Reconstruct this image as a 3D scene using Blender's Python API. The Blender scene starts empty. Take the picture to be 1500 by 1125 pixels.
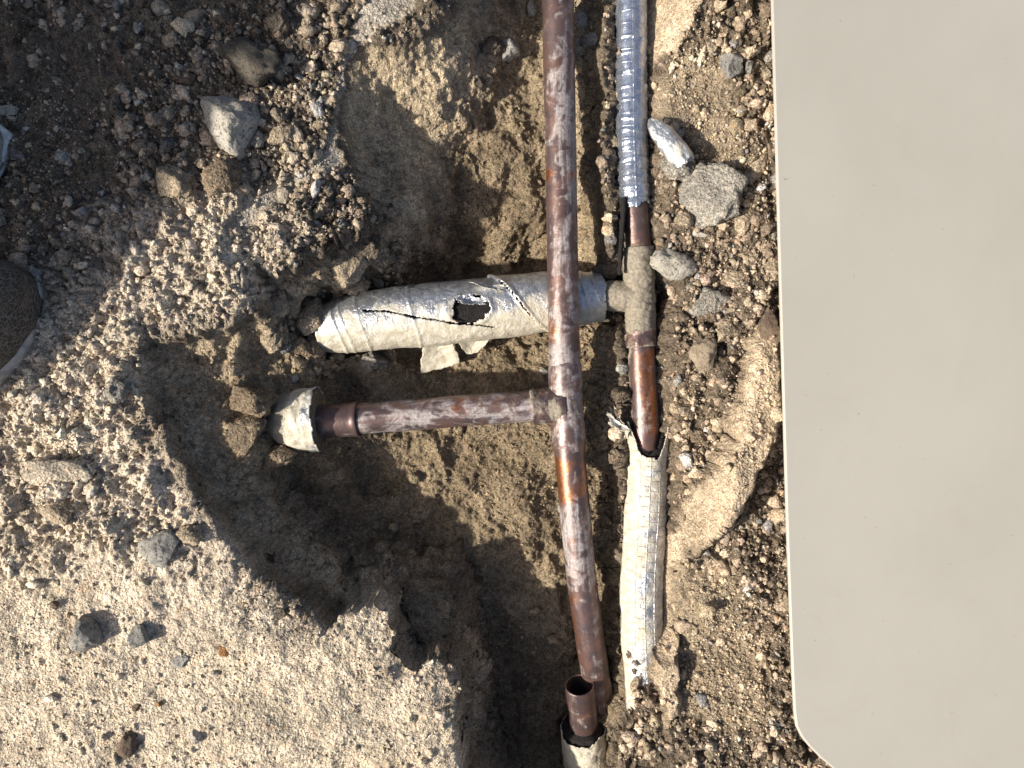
import bpy, bmesh, math, random
import numpy as np
from mathutils import Vector, Matrix

# ------------------------------------------------------------------ camera, sky, sun, exposure
S = bpy.context.scene
COL = S.collection
CAM_H = 0.64            # phone held 64 cm above the ground, looking straight down
FPX = 1200.0            # focal length in photo pixels (photo 1500 x 1125)
cd = bpy.data.cameras.new('camera'); cam = bpy.data.objects.new('camera', cd); COL.objects.link(cam)
cam.location = (0, 0, CAM_H); cam.rotation_euler = (0, 0, 0)
cd.sensor_fit = 'HORIZONTAL'; cd.sensor_width = 36; cd.lens = 36 * FPX / 1500
cd.clip_start = 0.01; cd.clip_end = 500
S.camera = cam
SUN_AZ, SUN_EL = math.radians(19), math.radians(36)      # light travels to +x,+y
sdir = Vector((math.cos(SUN_AZ)*math.cos(SUN_EL), math.sin(SUN_AZ)*math.cos(SUN_EL), -math.sin(SUN_EL)))
W = bpy.data.worlds.new('World'); S.world = W; W.use_nodes = True
wn = W.node_tree.nodes; wl = W.node_tree.links
sky = wn.new('ShaderNodeTexSky'); sky.sky_type = 'NISHITA'; sky.sun_disc = False
sky.sun_elevation = SUN_EL; sky.sun_rotation = math.atan2(-sdir.x, -sdir.y)
sky.dust_density = 3.5; sky.air_density = 0.9
wl.new(sky.outputs[0], wn['Background'].inputs[0]); wn['Background'].inputs[1].default_value = 0.085
ld = bpy.data.lights.new('sun', 'SUN'); ld.energy = 4.5; ld.angle = math.radians(1.6); ld.color = (1.0, 0.915, 0.78)
sun = bpy.data.objects.new('sun', ld); COL.objects.link(sun)
sun.rotation_euler = sdir.to_track_quat('-Z', 'Y').to_euler(); sun.location = (-3, -2, 3)
S.view_settings.view_transform = 'Standard'; S.view_settings.look = 'None'
S.view_settings.gamma = 1.0; S.view_settings.use_curve_mapping = False
S.view_settings.exposure = 0.66
S.cycles.max_bounces = 5; S.cycles.diffuse_bounces = 4; S.cycles.glossy_bounces = 2; S.cycles.use_denoising = True

random.seed(7); RNG = np.random.default_rng(11)

# ------------------------------------------------------------------ small maths
def P(u, v, z):
    k = (CAM_H - z) / FPX
    return Vector(((u - 750.0) * k, -(v - 562.5) * k, z))

def _h(ix, iy, iz, seed):
    n = (ix.astype(np.int64) * 374761393 + iy.astype(np.int64) * 668265263 + iz.astype(np.int64) * 2147483647 + seed * 1274126177) & 0xffffffff
    n = ((n ^ (n >> 13)) * 1274126177) & 0xffffffff
    n = ((n ^ (n >> 16)) * 2246822519) & 0xffffffff
    return ((n ^ (n >> 15)) & 0xffffff).astype(np.float32) / 16777215.0

def vnoise(x, y, z, seed=0):
    x0 = np.floor(x); y0 = np.floor(y); z0 = np.floor(z)
    fx = (x - x0).astype(np.float32); fy = (y - y0).astype(np.float32); fz = (z - z0).astype(np.float32)
    fx = fx*fx*fx*(fx*(fx*6-15)+10); fy = fy*fy*fy*(fy*(fy*6-15)+10); fz = fz*fz*fz*(fz*(fz*6-15)+10)
    ix = x0.astype(np.int64); iy = y0.astype(np.int64); iz = z0.astype(np.int64)
    r = 0
    for a in (0, 1):
        for b in (0, 1):
            for c in (0, 1):
                w = (fx if a else 1-fx) * (fy if b else 1-fy) * (fz if c else 1-fz)
                r = r + w * _h(ix+a, iy+b, iz+c, seed)
    return r * 2 - 1

def fbm(p, scale, octs=4, seed=0, gain=0.5):
    s = 0; a = 1.0; t = 0
    for o in range(octs):
        f = scale * (2.03 ** o)
        s = s + a * vnoise(p[..., 0]*f + 13.7*o, p[..., 1]*f + 7.1*o, p[..., 2]*f + 3.3*o, seed + o)
        t += a; a *= gain
    return s / t * 1.6

def worley(p, cell, seed=0):
    """distance to nearest / second nearest jittered point of a 2-D grid with some z shear: returns f1, f2, id"""
    x = (p[..., 0] + 0.6*p[..., 2]) / cell; y = (p[..., 1] + 0.7*p[..., 2]) / cell
    ix = np.floor(x).astype(np.int64); iy = np.floor(y).astype(np.int64)
    f1 = np.full(x.shape, 9.0, np.float32); f2 = f1.copy(); idv = np.zeros(x.shape, np.float32)
    zz = np.zeros_like(ix)
    for a in (-1, 0, 1):
        for b in (-1, 0, 1):
            jx = _h(ix+a, iy+b, zz, seed); jy = _h(ix+a, iy+b, zz, seed+1); hid = _h(ix+a, iy+b, zz, seed+2)
            d = np.sqrt((ix + a + jx - x)**2 + (iy + b + jy - y)**2).astype(np.float32)
            d = d / (0.55 + 0.75*hid)
            m = d < f1
            f2 = np.where(m, f1, np.minimum(f2, d)); idv = np.where(m, hid, idv); f1 = np.where(m, d, f1)
    return f1, f2, idv

def sstep(a, b, x):
    t = np.clip((x - a) / (b - a), 0, 1); return t*t*(3-2*t)

def poly_sd(x, y, pts):
    """signed distance, positive inside"""
    d = np.full(x.shape, 1e9, np.float32); ins = np.zeros(x.shape, bool)
    n = len(pts)
    for i in range(n):
        ax, ay = pts[i]; bx, by = pts[(i+1) % n]
        ex, ey = bx-ax, by-ay
        t = np.clip(((x-ax)*ex + (y-ay)*ey) / (ex*ex+ey*ey+1e-12), 0, 1)
        d = np.minimum(d, (x-ax-t*ex)**2 + (y-ay-t*ey)**2)
        c = ((ay <= y) & (by > y)) | ((by <= y) & (ay > y))
        with np.errstate(divide='ignore', invalid='ignore'):
            xi = ax + (y-ay) * ex / (ey if abs(ey) > 1e-12 else 1e-12)
        ins ^= c & (x < xi)
    return np.where(ins, 1, -1) * np.sqrt(d)

def idw(x, y, ctrl, p=2.6, eps=0.012):
    num = 0; den = 0
    for cx, cy, cv in ctrl:
        w = 1.0 / ((x-cx)**2 + (y-cy)**2 + eps*eps) ** (p/2)
        num = num + w*cv; den = den + w
    return num / den

# ------------------------------------------------------------------ object helpers
def tag(o, label=None, cat=None, group=None, kind=None):
    if label: o['label'] = label
    if cat: o['category'] = cat
    if group: o['group'] = group
    if kind: o['kind'] = kind
    return o

def empty(name, loc):
    o = bpy.data.objects.new(name, None); COL.objects.link(o); o.location = loc; o.empty_display_size = 0.02
    return o

def link(name, me, mat, parent=None, smooth=True):
    o = bpy.data.objects.new(name, me); COL.objects.link(o)
    if mat is not None:
        me.materials.append(mat)
    if smooth:
        me.polygons.foreach_set('use_smooth', np.ones(len(me.polygons), bool))
    if parent is not None:
        o.parent = parent
        o.matrix_parent_inverse = Matrix.Translation(-Vector(parent.location))
    return o

def mesh_np(name, verts, quads=None, tris=None):
    me = bpy.data.meshes.new(name)
    nv = len(verts); me.vertices.add(nv); me.vertices.foreach_set('co', np.asarray(verts, np.float32).ravel())
    loops = []; starts = []; tot = []
    k = 0
    if quads is not None and len(quads):
        q = np.asarray(quads, np.int32); loops.append(q.ravel()); starts.append(np.arange(len(q))*4); k = len(q)*4
        tot.append(np.full(len(q), 4))
    if tris is not None and len(tris):
        t = np.asarray(tris, np.int32); loops.append(t.ravel()); starts.append(k + np.arange(len(t))*3); tot.append(np.full(len(t), 3))
    loops = np.concatenate(loops); starts = np.concatenate(starts); tot = np.concatenate(tot)
    me.loops.add(len(loops)); me.loops.foreach_set('vertex_index', loops.astype(np.int32))
    me.polygons.add(len(starts)); me.polygons.foreach_set('loop_start', starts.astype(np.int32))
    me.polygons.foreach_set('loop_total', tot.astype(np.int32))
    me.update(calc_edges=True)
    return me

def add_col(me, rgb, name='Col'):
    a = me.color_attributes.new(name, 'FLOAT_COLOR', 'POINT')
    c = np.ones((len(rgb), 4), np.float32); c[:, :3] = rgb
    a.data.foreach_set('color', c.ravel())

# ------------------------------------------------------------------ materials
class NT:
    def __init__(s, name):
        s.m = bpy.data.materials.new(name); s.m.use_nodes = True
        s.t = s.m.node_tree; s.n = s.t.nodes; s.bsdf = s.n['Principled BSDF']
    def new(s, typ, **kw):
        n = s.n.new('ShaderNode' + typ)
        for k, v in kw.items(): setattr(n, k, v)
        return n
    def ln(s, a, b): s.t.links.new(a, b)
    def val(s, sock, v):
        if hasattr(v, 'is_output') or isinstance(v, bpy.types.NodeSocket): s.ln(v, sock)
        else: sock.default_value = v
    def coord(s, kind='Object'): return s.new('TexCoord').outputs[kind]
    def noise(s, vec, scale, detail=4, rough=0.55, dist=0.0):
        n = s.new('TexNoise'); s.ln(vec, n.inputs['Vector']); n.inputs['Scale'].default_value = scale
        n.inputs['Detail'].default_value = detail; n.inputs['Roughness'].default_value = rough; n.inputs['Distortion'].default_value = dist
        return n.outputs['Fac']
    def vor(s, vec, scale, feature='F1'):
        n = s.new('TexVoronoi'); n.feature = feature; s.ln(vec, n.inputs['Vector']); n.inputs['Scale'].default_value = scale
        return n.outputs['Distance']
    def ramp(s, f, a, b, lo=0.0, hi=1.0):
        n = s.new('MapRange'); n.interpolation_type = 'SMOOTHSTEP'; s.val(n.inputs[0], f)
        for i, v in zip((1, 2, 3, 4), (a, b, lo, hi)): s.val(n.inputs[i], v)
        return n.outputs[0]
    def math(s, op, a, b=0.0):
        n = s.new('Math', operation=op); s.val(n.inputs[0], a); s.val(n.inputs[1], b); return n.outputs[0]
    def mix(s, f, a, b, blend='MIX'):
        n = s.new('Mix'); n.data_type = 'RGBA'; n.blend_type = blend
        s.val(n.inputs[0], f)
        for i, v in ((6, a), (7, b)):
            if isinstance(v, bpy.types.NodeSocket): s.ln(v, n.inputs[i])
            else: n.inputs[i].default_value = (*v, 1) if len(v) == 3 else v
        return n.outputs[2]
    def scale(s, vec, sc):
        n = s.new('VectorMath', operation='MULTIPLY'); s.ln(vec, n.inputs[0]); n.inputs[1].default_value = sc; return n.outputs[0]
    def attr(s, name):
        n = s.new('Attribute'); n.attribute_name = name; return n
    def bump(s, h, dist, strength=1.0, prev=None):
        n = s.new('Bump'); s.ln(h, n.inputs['Height']); n.inputs['Distance'].default_value = dist; n.inputs['Strength'].default_value = strength
        if prev is not None: s.ln(prev, n.inputs['Normal'])
        return n.outputs[0]
    def out(s, color=None, rough=None, metal=None, normal=None, spec=None):
        b = s.bsdf.inputs
        if color is not None: s.val(b['Base Color'], color if isinstance(color, bpy.types.NodeSocket) else (*color, 1))
        if rough is not None: s.val(b['Roughness'], rough)
        if metal is not None: s.val(b['Metallic'], metal)
        if spec is not None: b['Specular IOR Level'].default_value = spec
        if normal is not None: s.ln(normal, b['Normal'])
        return s.m

def soil_mat(name, bump_amt=1.0, grain=1.0):
    t = NT(name); co = t.coord('Object'); a = t.attr('Col').outputs['Color']
    n1 = t.noise(co, 28, 3, 0.6); n2 = t.noise(co, 260, 2, 0.65); n3 = t.noise(co, 900, 1, 0.7)
    f = t.math('MULTIPLY', t.ramp(n1, 0.3, 0.7, 0.82, 1.15), t.math('MULTIPLY', t.ramp(n2, 0.3, 0.7, 0.72, 1.25), t.ramp(n3, 0.3, 0.72, 0.62, 1.35)))
    c = t.new('VectorMath', operation='SCALE'); t.ln(a, c.inputs[0]); t.ln(f, c.inputs['Scale'])
    hue = t.mix(t.ramp(t.noise(co, 150, 1, 0.6), 0.58, 0.75, 0, 0.35), c.outputs[0], t.mix(1.0, c.outputs[0], (1.25, 0.98, 0.72), 'MULTIPLY'))
    v = t.vor(co, 420)
    b = t.bump(t.noise(co, 240, 3, 0.7), 0.0032*bump_amt, 0.8)
    b = t.bump(v, 0.0016*grain, 0.7, b)
    b = t.bump(t.noise(co, 1300, 1, 0.6), 0.0010*grain, 0.8, b)
    return t.out(hue, 0.95, 0, b, 0.12)

def rock_mat(name, col, dark, porous=0.5, pore_scale=380):
    t = NT(name); co = t.coord('Object')
    oi = t.new('ObjectInfo')
    ad = t.new('VectorMath', operation='ADD'); t.ln(co, ad.inputs[0]); t.ln(oi.outputs['Random'], ad.inputs[1]); co = ad.outputs[0]
    n1 = t.noise(co, 60, 5, 0.65); n2 = t.noise(co, 480, 4, 0.7)
    c = t.mix(t.ramp(n1, 0.35, 0.7), dark, col)
    c = t.mix(t.ramp(n2, 0.3, 0.7, 0.0, 0.55), c, t.mix(1.0, c, (0.5, 0.49, 0.47), 'MULTIPLY'))
    v = t.noise(co, pore_scale*.9, 3, 0.6)
    pore = t.ramp(v, 0.56, 0.68, 0, 1)
    c = t.mix(t.math('MULTIPLY', pore, porous*0.6), c, (0.05, 0.047, 0.043))
    b = t.bump(t.math('SUBTRACT', 1.0, pore), 0.0022*porous + 0.0002, 0.8)
    b = t.bump(n2, 0.0022, 0.8, b)
    b = t.bump(t.noise(co, 1400, 2, 0.6), 0.0008, 0.8, b)
    return t.out(c, 0.93, 0, b, 0.15)

def copper_mat():
    """UV.x runs along the pipe in metres, UV.y round it in metres; zone R bright copper, G whitish residue, B dust"""
    t = NT('oxidised_copper'); uv = t.coord('UV'); z = t.attr('zone')
    sp = t.new('SeparateColor'); t.ln(z.outputs['Color'], sp.inputs[0]); R, G, B = sp.outputs[0], sp.outputs[1], sp.outputs[2]
    blot = t.noise(uv, 60, 5, 0.65, 0.4); fine = t.noise(uv, 420, 4, 0.7)
    streak = t.noise(t.scale(uv, (12, 75, 1)), 1.0, 4, 0.6, 1.6)
    streak2 = t.noise(t.scale(uv, (45, 520, 1)), 1.0, 2, 0.6, 0.8)
    col = t.mix(t.ramp(blot, 0.38, 0.66), (0.115, 0.082, 0.082), (0.20, 0.118, 0.098))
    col = t.mix(t.ramp(t.noise(uv, 25, 3, 0.6), 0.45, 0.7, 0, 0.6), col, (0.13, 0.105, 0.11))
    rb = t.ramp(t.math('ADD', R, t.math('MULTIPLY', t.math('SUBTRACT', blot, 0.5), 0.9)), 0.42, 0.72)
    col = t.mix(rb, col, t.mix(t.ramp(fine, 0.3, 0.7), (0.30, 0.115, 0.055), (0.46, 0.20, 0.10)))
    spots = t.ramp(t.noise(uv, 300, 3, 0.7), 0.66, 0.74)
    col = t.mix(t.math('MULTIPLY', spots, 0.6), col, (0.022, 0.018, 0.018))
    gw = t.math('ADD', t.math('MULTIPLY', G, 0.49), t.math('MULTIPLY', t.math('SUBTRACT', streak, 0.5), 1.1))
    gw = t.math('ADD', gw, t.math('MULTIPLY', t.math('SUBTRACT', t.noise(uv, 55, 4, 0.6, 1.6), 0.5), 1.3))
    white = t.math('MULTIPLY', t.ramp(gw, 0.20, 0.50), t.ramp(streak2, 0.30, 0.62, 0.45, 1.0))
    col = t.mix(t.math('MULTIPLY', white, 0.8), col, t.mix(t.ramp(fine, 0.3, 0.7), (0.25, 0.22, 0.22), (0.50, 0.475, 0.47)))
    db = t.ramp(t.math('ADD', B, t.math('MULTIPLY', t.math('SUBTRACT', t.noise(uv, 130, 5, 0.75), 0.5), 1.1)), 0.40, 0.62)
    dust = t.mix(t.ramp(fine, 0.3, 0.7), (0.16, 0.14, 0.11), (0.33, 0.29, 0.225))
    col = t.mix(db, col, dust)
    cover = t.math('MAXIMUM', db, t.math('MULTIPLY', white, 0.7))
    met = t.math('MULTIPLY', t.math('SUBTRACT', 1.0, cover), t.ramp(rb, 0, 1, 0.55, 0.9))
    rough = t.math('ADD', t.ramp(cover, 0, 1, 0.36, 0.72), t.math('MULTIPLY', t.math('SUBTRACT', fine, 0.5), 0.25))
    b = t.bump(streak, 0.0003, 0.4); b = t.bump(white, 0.00015, 0.5, b); b = t.bump(t.math('MULTIPLY', fine, t.ramp(db, 0, 1, 0.25, 1.0)), 0.0012, 0.8, b)
    return t.out(col, rough, met, b, 0.4)

def foil_mat(name, quilt=True, cream=0.5, pitch=0.008, crinkle=1.0, gloss=0.27, lo=(0.42, 0.44, 0.48), hi=(0.68, 0.69, 0.70)):
    """zone R: cream weathering (on the branch wrap also painted sky reflection), G: grime / dark, B: extra dust"""
    t = NT(name); uv = t.coord('UV'); z = t.attr('zone')
    sp = t.new('SeparateColor'); t.ln(z.outputs['Color'], sp.inputs[0]); R, G, B = sp.outputs[0], sp.outputs[1], sp.outputs[2]
    n1 = t.noise(uv, 45, 5, 0.65, 0.5); n2 = t.noise(uv, 160, 4, 0.65, 0.6); n3 = t.noise(uv, 700, 3, 0.7)
    cr = t.ramp(t.math('ADD', R, t.math('MULTIPLY', t.math('SUBTRACT', n1, 0.5), 1.3)), 0.32, 0.68)
    silver = t.mix(t.ramp(n2, 0.35, 0.65), lo, hi)
    crm = t.mix(t.ramp(n2, 0.35, 0.7), (0.46, 0.415, 0.315), (0.64, 0.605, 0.52))
    col = t.mix(cr, silver, crm)
    gr = t.ramp(t.math('ADD', G, t.math('MULTIPLY', t.math('SUBTRACT', n2, 0.5), 1.0)), 0.40, 0.75)
    col = t.mix(t.math('MULTIPLY', gr, 0.8), col, (0.12, 0.10, 0.08))
    db = t.ramp(t.math('ADD', B, t.math('MULTIPLY', t.math('SUBTRACT', n3, 0.5), 1.2)), 0.45, 0.65)
    col = t.mix(db, col, (0.27, 0.235, 0.18))
    met = t.math('MULTIPLY', t.math('SUBTRACT', 1.0, t.math('MAXIMUM', db, gr)), t.ramp(cr, 0, 1, 0.8, 0.06))
    rough = t.math('ADD', t.ramp(cr, 0, 1, gloss, 0.6), t.math('MULTIPLY', n2, gloss*.5))
    b = t.bump(n2, 0.0022*crinkle, 0.5); b = t.bump(t.noise(uv, 420, 3, 0.6, 1.0), 0.0012*crinkle, 0.6, b)
    if quilt:
        br = t.new('TexBrick'); t.ln(t.scale(uv, (1/pitch, 1/pitch, 1)), br.inputs['Vector'])
        br.inputs['Scale'].default_value = 1.0; br.inputs['Mortar Size'].default_value = 0.09; br.inputs['Mortar Smooth'].default_value = 0.6
        br.inputs['Brick Width'].default_value = 1.0; br.inputs['Row Height'].default_value = 1.0; br.offset = 0.5
        b = t.bump(br.outputs['Fac'], 0.0008*min(1, crinkle*1.6), 0.75, b)
    return t.out(col, rough, met, b, 0.5)

def plain(name, col, rough=0.7, metal=0, nscale=200, amt=0.35, bump=0.0008, spec=0.3):
    t = NT(name); co = t.coord('Object'); n = t.noise(co, nscale, 5, 0.65)
    lo = tuple(c*(1-amt) for c in col); hi = tuple(min(1, c*(1+amt)) for c in col)
    return t.out(t.mix(t.ramp(n, 0.3, 0.7), lo, hi), rough, metal, t.bump(n, bump, 0.8), spec)

M_SOIL = soil_mat('soil'); M_GRAV = soil_mat('crumb_soil', 0.35, 0.8)
M_COPPER = copper_mat()
M_FOIL = foil_mat('bright_foil', True, pitch=0.0085)
M_FOILB = foil_mat('sky_tinted_foil', True, pitch=0.0105, crinkle=0.35, gloss=0.17, lo=(0.34, 0.39, 0.50), hi=(0.52, 0.57, 0.66))  # blue base tint paints in the sky's reflection
M_FOILW = foil_mat('weathered_foil', False)
M_FOAM = plain('black_foam_rubber', (0.016, 0.014, 0.014), 0.85, 0, 700, 0.6, 0.002)
M_FOAMD = plain('dusty_foam_rubber', (0.17, 0.14, 0.10), 0.95, 0, 500, 0.6, 0.002)
M_ROCK = {
    'pale': rock_mat('pale_porous_stone', (0.58, 0.55, 0.49), (0.44, 0.41, 0.355), 0.9, 520),
    'grey': rock_mat('grey_porous_stone', (0.42, 0.405, 0.375), (0.29, 0.28, 0.26), 0.7, 600),
    'tan':  rock_mat('tan_clod', (0.46, 0.385, 0.29), (0.33, 0.27, 0.20), 0.25, 420),
    'dark': rock_mat('dark_clod', (0.17, 0.15, 0.125), (0.10, 0.09, 0.075), 0.5, 500),
    'earth': rock_mat('earth_boulder', (0.36, 0.285, 0.19), (0.11, 0.088, 0.062), 0.5, 200),
    'brown': rock_mat('brown_stone', (0.26, 0.195, 0.14), (0.15, 0.115, 0.09), 0.15, 300),
    'white': rock_mat('white_chip', (0.62, 0.59, 0.53), (0.45, 0.42, 0.37), 0.1, 300),
    'orange': rock_mat('orange_stone', (0.46, 0.25, 0.10), (0.32, 0.17, 0.075), 0.2, 300),
}

# ------------------------------------------------------------------ the ground: one sheet, pit dug into it
XH, YH, STEP = 0.430, 0.330, 0.00115
def axis(h):
    a = np.arange(-h, h + STEP*0.5, STEP)
    g = []; s = STEP; e = h
    while e < 45:
        s *= 1.22; e += s; g.append(e)
    g = np.array(g); return np.concatenate((-g[::-1], a, g))
ax, ay = axis(XH), axis(YH)
X, Y = np.meshgrid(ax, ay); X = X.astype(np.float64); Y = Y.astype(np.float64)
def xy(u, v, z=0.0): p = P(u, v, z); return (p.x, p.y)
def ctrl(lst): return [(*xy(u, v, z), z) for u, v, z in lst]

# rim of the pit, clockwise from the top (photo pixels, rim height)
RIM = [(668,-170,0),(655,0,-.004),(642,38,-.006),(588,60,-.006),(532,62,-.004),(508,92,-.006),(497,150,-.008),(500,236,-.010),(518,274,-.018),(542,300,-.026),
       (566,320,-.032),(546,340,-.034),(500,352,-.028),(462,374,-.022),(430,394,-.016),(400,400,-.012),(384,394,-.010),(383,420,-.010),(372,456,-.010),(330,474,-.008),(293,490,-.006),(214,500,-.004),(210,545,-.004),(218,590,0),
       (240,640,0),(270,690,.002),(276,728,.002),(302,760,.002),(332,792,.002),(346,820,.002),(400,860,.002),(440,894,.002),(476,926,0),(502,904,-.003),
       (545,884,-.004),(576,904,-.006),(574,946,-.006),(584,972,-.006),(606,982,-.008),(640,968,-.008),(660,986,-.008),(666,1012,-.008),(655,1052,-.008),(668,1084,-.008),(672,1180,-.008),
       (700,1290,-.01),(860,1290,-.02),(905,1200,-.05),(900,1110,-.06),(932,1040,-.06),(926,970,-.06),(920,900,-.06),(916,800,-.058),(912,700,-.055),(906,620,-.055),
       (914,560,-.06),(905,480,-.062),(893,400,-.058),(888,300,-.05),(884,200,-.048),(884,100,-.046),(886,0,-.045),(890,-170,-.04)]
rim_xy = [xy(u, v, z) for u, v, z in RIM]
# ground level outside the pit
G = ctrl([(0,0,.004),(200,0,.006),(400,30,.002),(560,10,-.004),(100,250,.004),(300,250,.004),(450,230,-.002),(460,300,-.012),(440,340,-.014),(520,300,-.024),(548,318,-.032),(490,335,-.024),(400,370,-.009),(0,450,.004),(200,420,.006),(330,380,.002),
          (100,600,.002),(200,700,.004),(60,720,.006),(0,900,-.002),(200,900,0),(350,900,.002),(100,1100,-.006),(350,1100,-.006),(520,960,-.004),(600,1060,-.008),(-200,560,0),(-150,-150,.004),(-150,1250,-.006),
          (930,40,-.040),(930,200,-.046),(930,330,-.050),(935,440,-.060),(940,560,-.064),(945,660,-.064),(950,760,-.060),(945,860,-.060),(945,930,-.064),(950,985,-.056),(950,1040,-.050),(920,1110,-.062),
          (985,20,-.020),(1000,150,-.032),(1000,260,-.036),(1000,380,-.042),(1010,500,-.046),(1000,600,-.046),(1010,680,-.044),(1000,740,-.040),
          (1080,60,-.018),(1090,200,-.026),(1090,320,-.030),(1100,450,-.030),(1080,560,-.034),(1130,620,-.028),(1110,740,-.036),(1130,880,-.034),(1040,900,-.036),(1050,1000,-.036),(1140,1000,-.036),(1180,1110,-.036),(1010,1090,-.040),
          (1300,0,-.03),(1300,560,-.03),(1300,1100,-.03),(1700,500,-.03),(750,1400,-.03),(750,-300,-.03)])
# pit floor
F = ctrl([(720,40,-.066),(650,250,-.076),(610,290,-.078),(700,300,-.084),(740,200,-.074),(620,325,-.086),(700,322,-.088),(780,322,-.09),(620,362,-.148),(700,358,-.155),(780,358,-.150),(700,400,-.16),(780,400,-.155),(640,400,-.155),(590,372,-.125),(780,300,-.082),(690,130,-.072),(640,290,-.085),(850,60,-.070),(850,150,-.074),(850,260,-.082),(850,365,-.125),
          (530,372,-.062),(548,395,-.075),(480,410,-.055),(450,430,-.05),(430,480,-.060),(400,520,-.062),(340,560,-.038),(560,450,-.115),(640,440,-.13),(780,440,-.12),(700,530,-.108),(620,520,-.115),(860,500,-.082),(880,570,-.078),
          (600,600,-.112),(520,570,-.115),(440,560,-.066),(420,640,-.066),(415,610,-.052),(398,590,-.034),(396,630,-.036),(382,610,-.022),(355,640,-.022),(355,590,-.02),(405,660,-.058),(410,560,-.055),(750,600,-.082),(790,640,-.076),(760,700,-.086),(650,680,-.102),(550,700,-.115),(440,710,-.105),(480,800,-.118),(600,800,-.122),(720,790,-.096),(780,820,-.086),(810,860,-.088),(740,850,-.100),
          (790,910,-.102),(700,860,-.112),(880,650,-.075),(886,760,-.084),(893,880,-.102),(700,900,-.135),(620,900,-.110),(560,880,-.105),(620,960,-.125),(760,980,-.155),(850,1060,-.165),(720,1060,-.17),(700,1140,-.17),(880,960,-.150),(860,1180,-.16),(720,-100,-.08)])
# how far the wall runs out (metres)
WW = [(*xy(u, v), w) for u, v, w in [(660,20,.045),(620,50,.085),(560,60,.115),(500,100,.125),(500,150,.125),(498,240,.115),(520,280,.09),(550,310,.035),(500,350,.035),(440,390,.030),(380,405,.035),(330,474,.050),(214,520,.075),(240,640,.068),(275,720,.058),(340,800,.050),(440,890,.040),(500,910,.035),(575,905,.034),(600,985,.030),(660,1000,.030),(670,1100,.03),
          (900,1150,.03),(925,1000,.018),(920,880,.016),(912,700,.018),(910,600,.03),(905,480,.035),(888,300,.045),(884,100,.05)]]
inner = (np.abs(X) < XH + 0.3) & (np.abs(Y) < YH + 0.3)
Xi, Yi = X, Y
p2 = np.stack((X, Y, np.zeros_like(X)), -1)
w1 = fbm(p2, 24, 4, 3) ; w2 = fbm(p2, 110, 3, 9)
sd = poly_sd(X, Y, rim_xy) + 0.0035*w1 + 0.0030*w2 + 0.0012*fbm(p2, 320, 2, 15)
Gz = idw(X, Y, G); Fz = idw(X, Y, F); Wz = idw(X, Y, WW, 3.0, 0.02)
def region0(poly, soft): return sstep(-soft, soft, poly_sd(X, Y, [xy(u, v) for u, v in poly]))
t = np.clip(sd / Wz, 0, 1)
gentle = region0([(690,-200),(690,20),(660,130),(610,290),(560,330),(500,300),(470,240),(470,-200)], .02)
lip = sstep(0, 0.10, t) * 0.22 * (1 - gentle)
s = (1 - lip) * (1 - t) ** (1.35 - .33*gentle)
s = np.where(sd <= 0, 1.0, s)
Z = Fz + (Gz - Fz) * s
# the broken mortar crust that lines the right bank: a low ledge with a sharp edge
CRUST = [[(1148,548,0),(1146,640,0),(1112,700,0),(1082,752,0),(1058,786,0),(1030,806,0),(1004,846,0),(1000,905,0),(1006,990,0),(1012,1060,0),(985,1085,0),(962,1010,0),(962,935,0),(956,862,0),(968,822,0),(1000,786,0),(1010,742,0),(1044,690,0),(1070,640,0),(1086,560,0),(1098,508,0),(1118,470,0),(1142,466,0)],
         [(938,-60,0),(1060,-60,0),(1056,10,0),(1020,28,0),(1000,66,0),(968,96,0),(944,70,0),(936,30,0)]]
crust_m = np.zeros_like(X)
for k, poly in enumerate(CRUST):
    d = poly_sd(X, Y, [xy(u, v, -.02) for u, v, _ in poly]) + 0.0024*w2 + 0.002*w1
    m = sstep(0, 0.007, d)**.7
    crust_m = np.maximum(crust_m, m)
crust_top = idw(X, Y, ctrl([(1140,480,-.016),(1140,600,-.014),(1100,560,-.010),(1100,640,-.006),(1070,700,-.002),(1020,780,-.010),(975,850,-.024),(980,950,-.030),(990,1060,-.036),(980,20,-.004)]), 2.5)
Z = Z + crust_m * np.maximum(crust_top - Z, 0) 
RPX = [(924,-60,-.046),(925,80,-.047),(926,200,-.048),(929,290,-.049),(934,360,-.052),(937,435,-.057),(940,530,-.058),(945,620,-.059),(946,690,-.060),(943,780,-.061),(939,890,-.063)]
def carve(Z, px, bed, halfw, run, reach=9):
    pts = [P(*a) for a in px]
    best = np.full(Z.shape, 9.0); zb = np.zeros_like(Z)
    for a, b in zip(pts, pts[1:]):
        ex, ey = b.x-a.x, b.y-a.y
        tt = np.clip(((X-a.x)*ex + (Y-a.y)*ey)/(ex*ex+ey*ey), 0, 1)
        d = np.hypot(X-a.x-tt*ex, Y-a.y-tt*ey); m = d < best
        best = np.where(m, d, best); zb = np.where(m, a.z + tt*(b.z-a.z), zb)
    lim = zb + bed + np.clip(best - halfw, 0, None)*run
    return np.where(best < reach, np.minimum(Z, lim), Z)
Z = carve(Z, RPX, -0.008, 0.012, 1.3)
Z = carve(Z, [(937,435,-.057),(888,434,-.069),(800,444,-.072),(690,455,-.073),(560,468,-.075),(500,478,-.077)], -0.022, 0.022, 3.0, 0.034)
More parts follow.
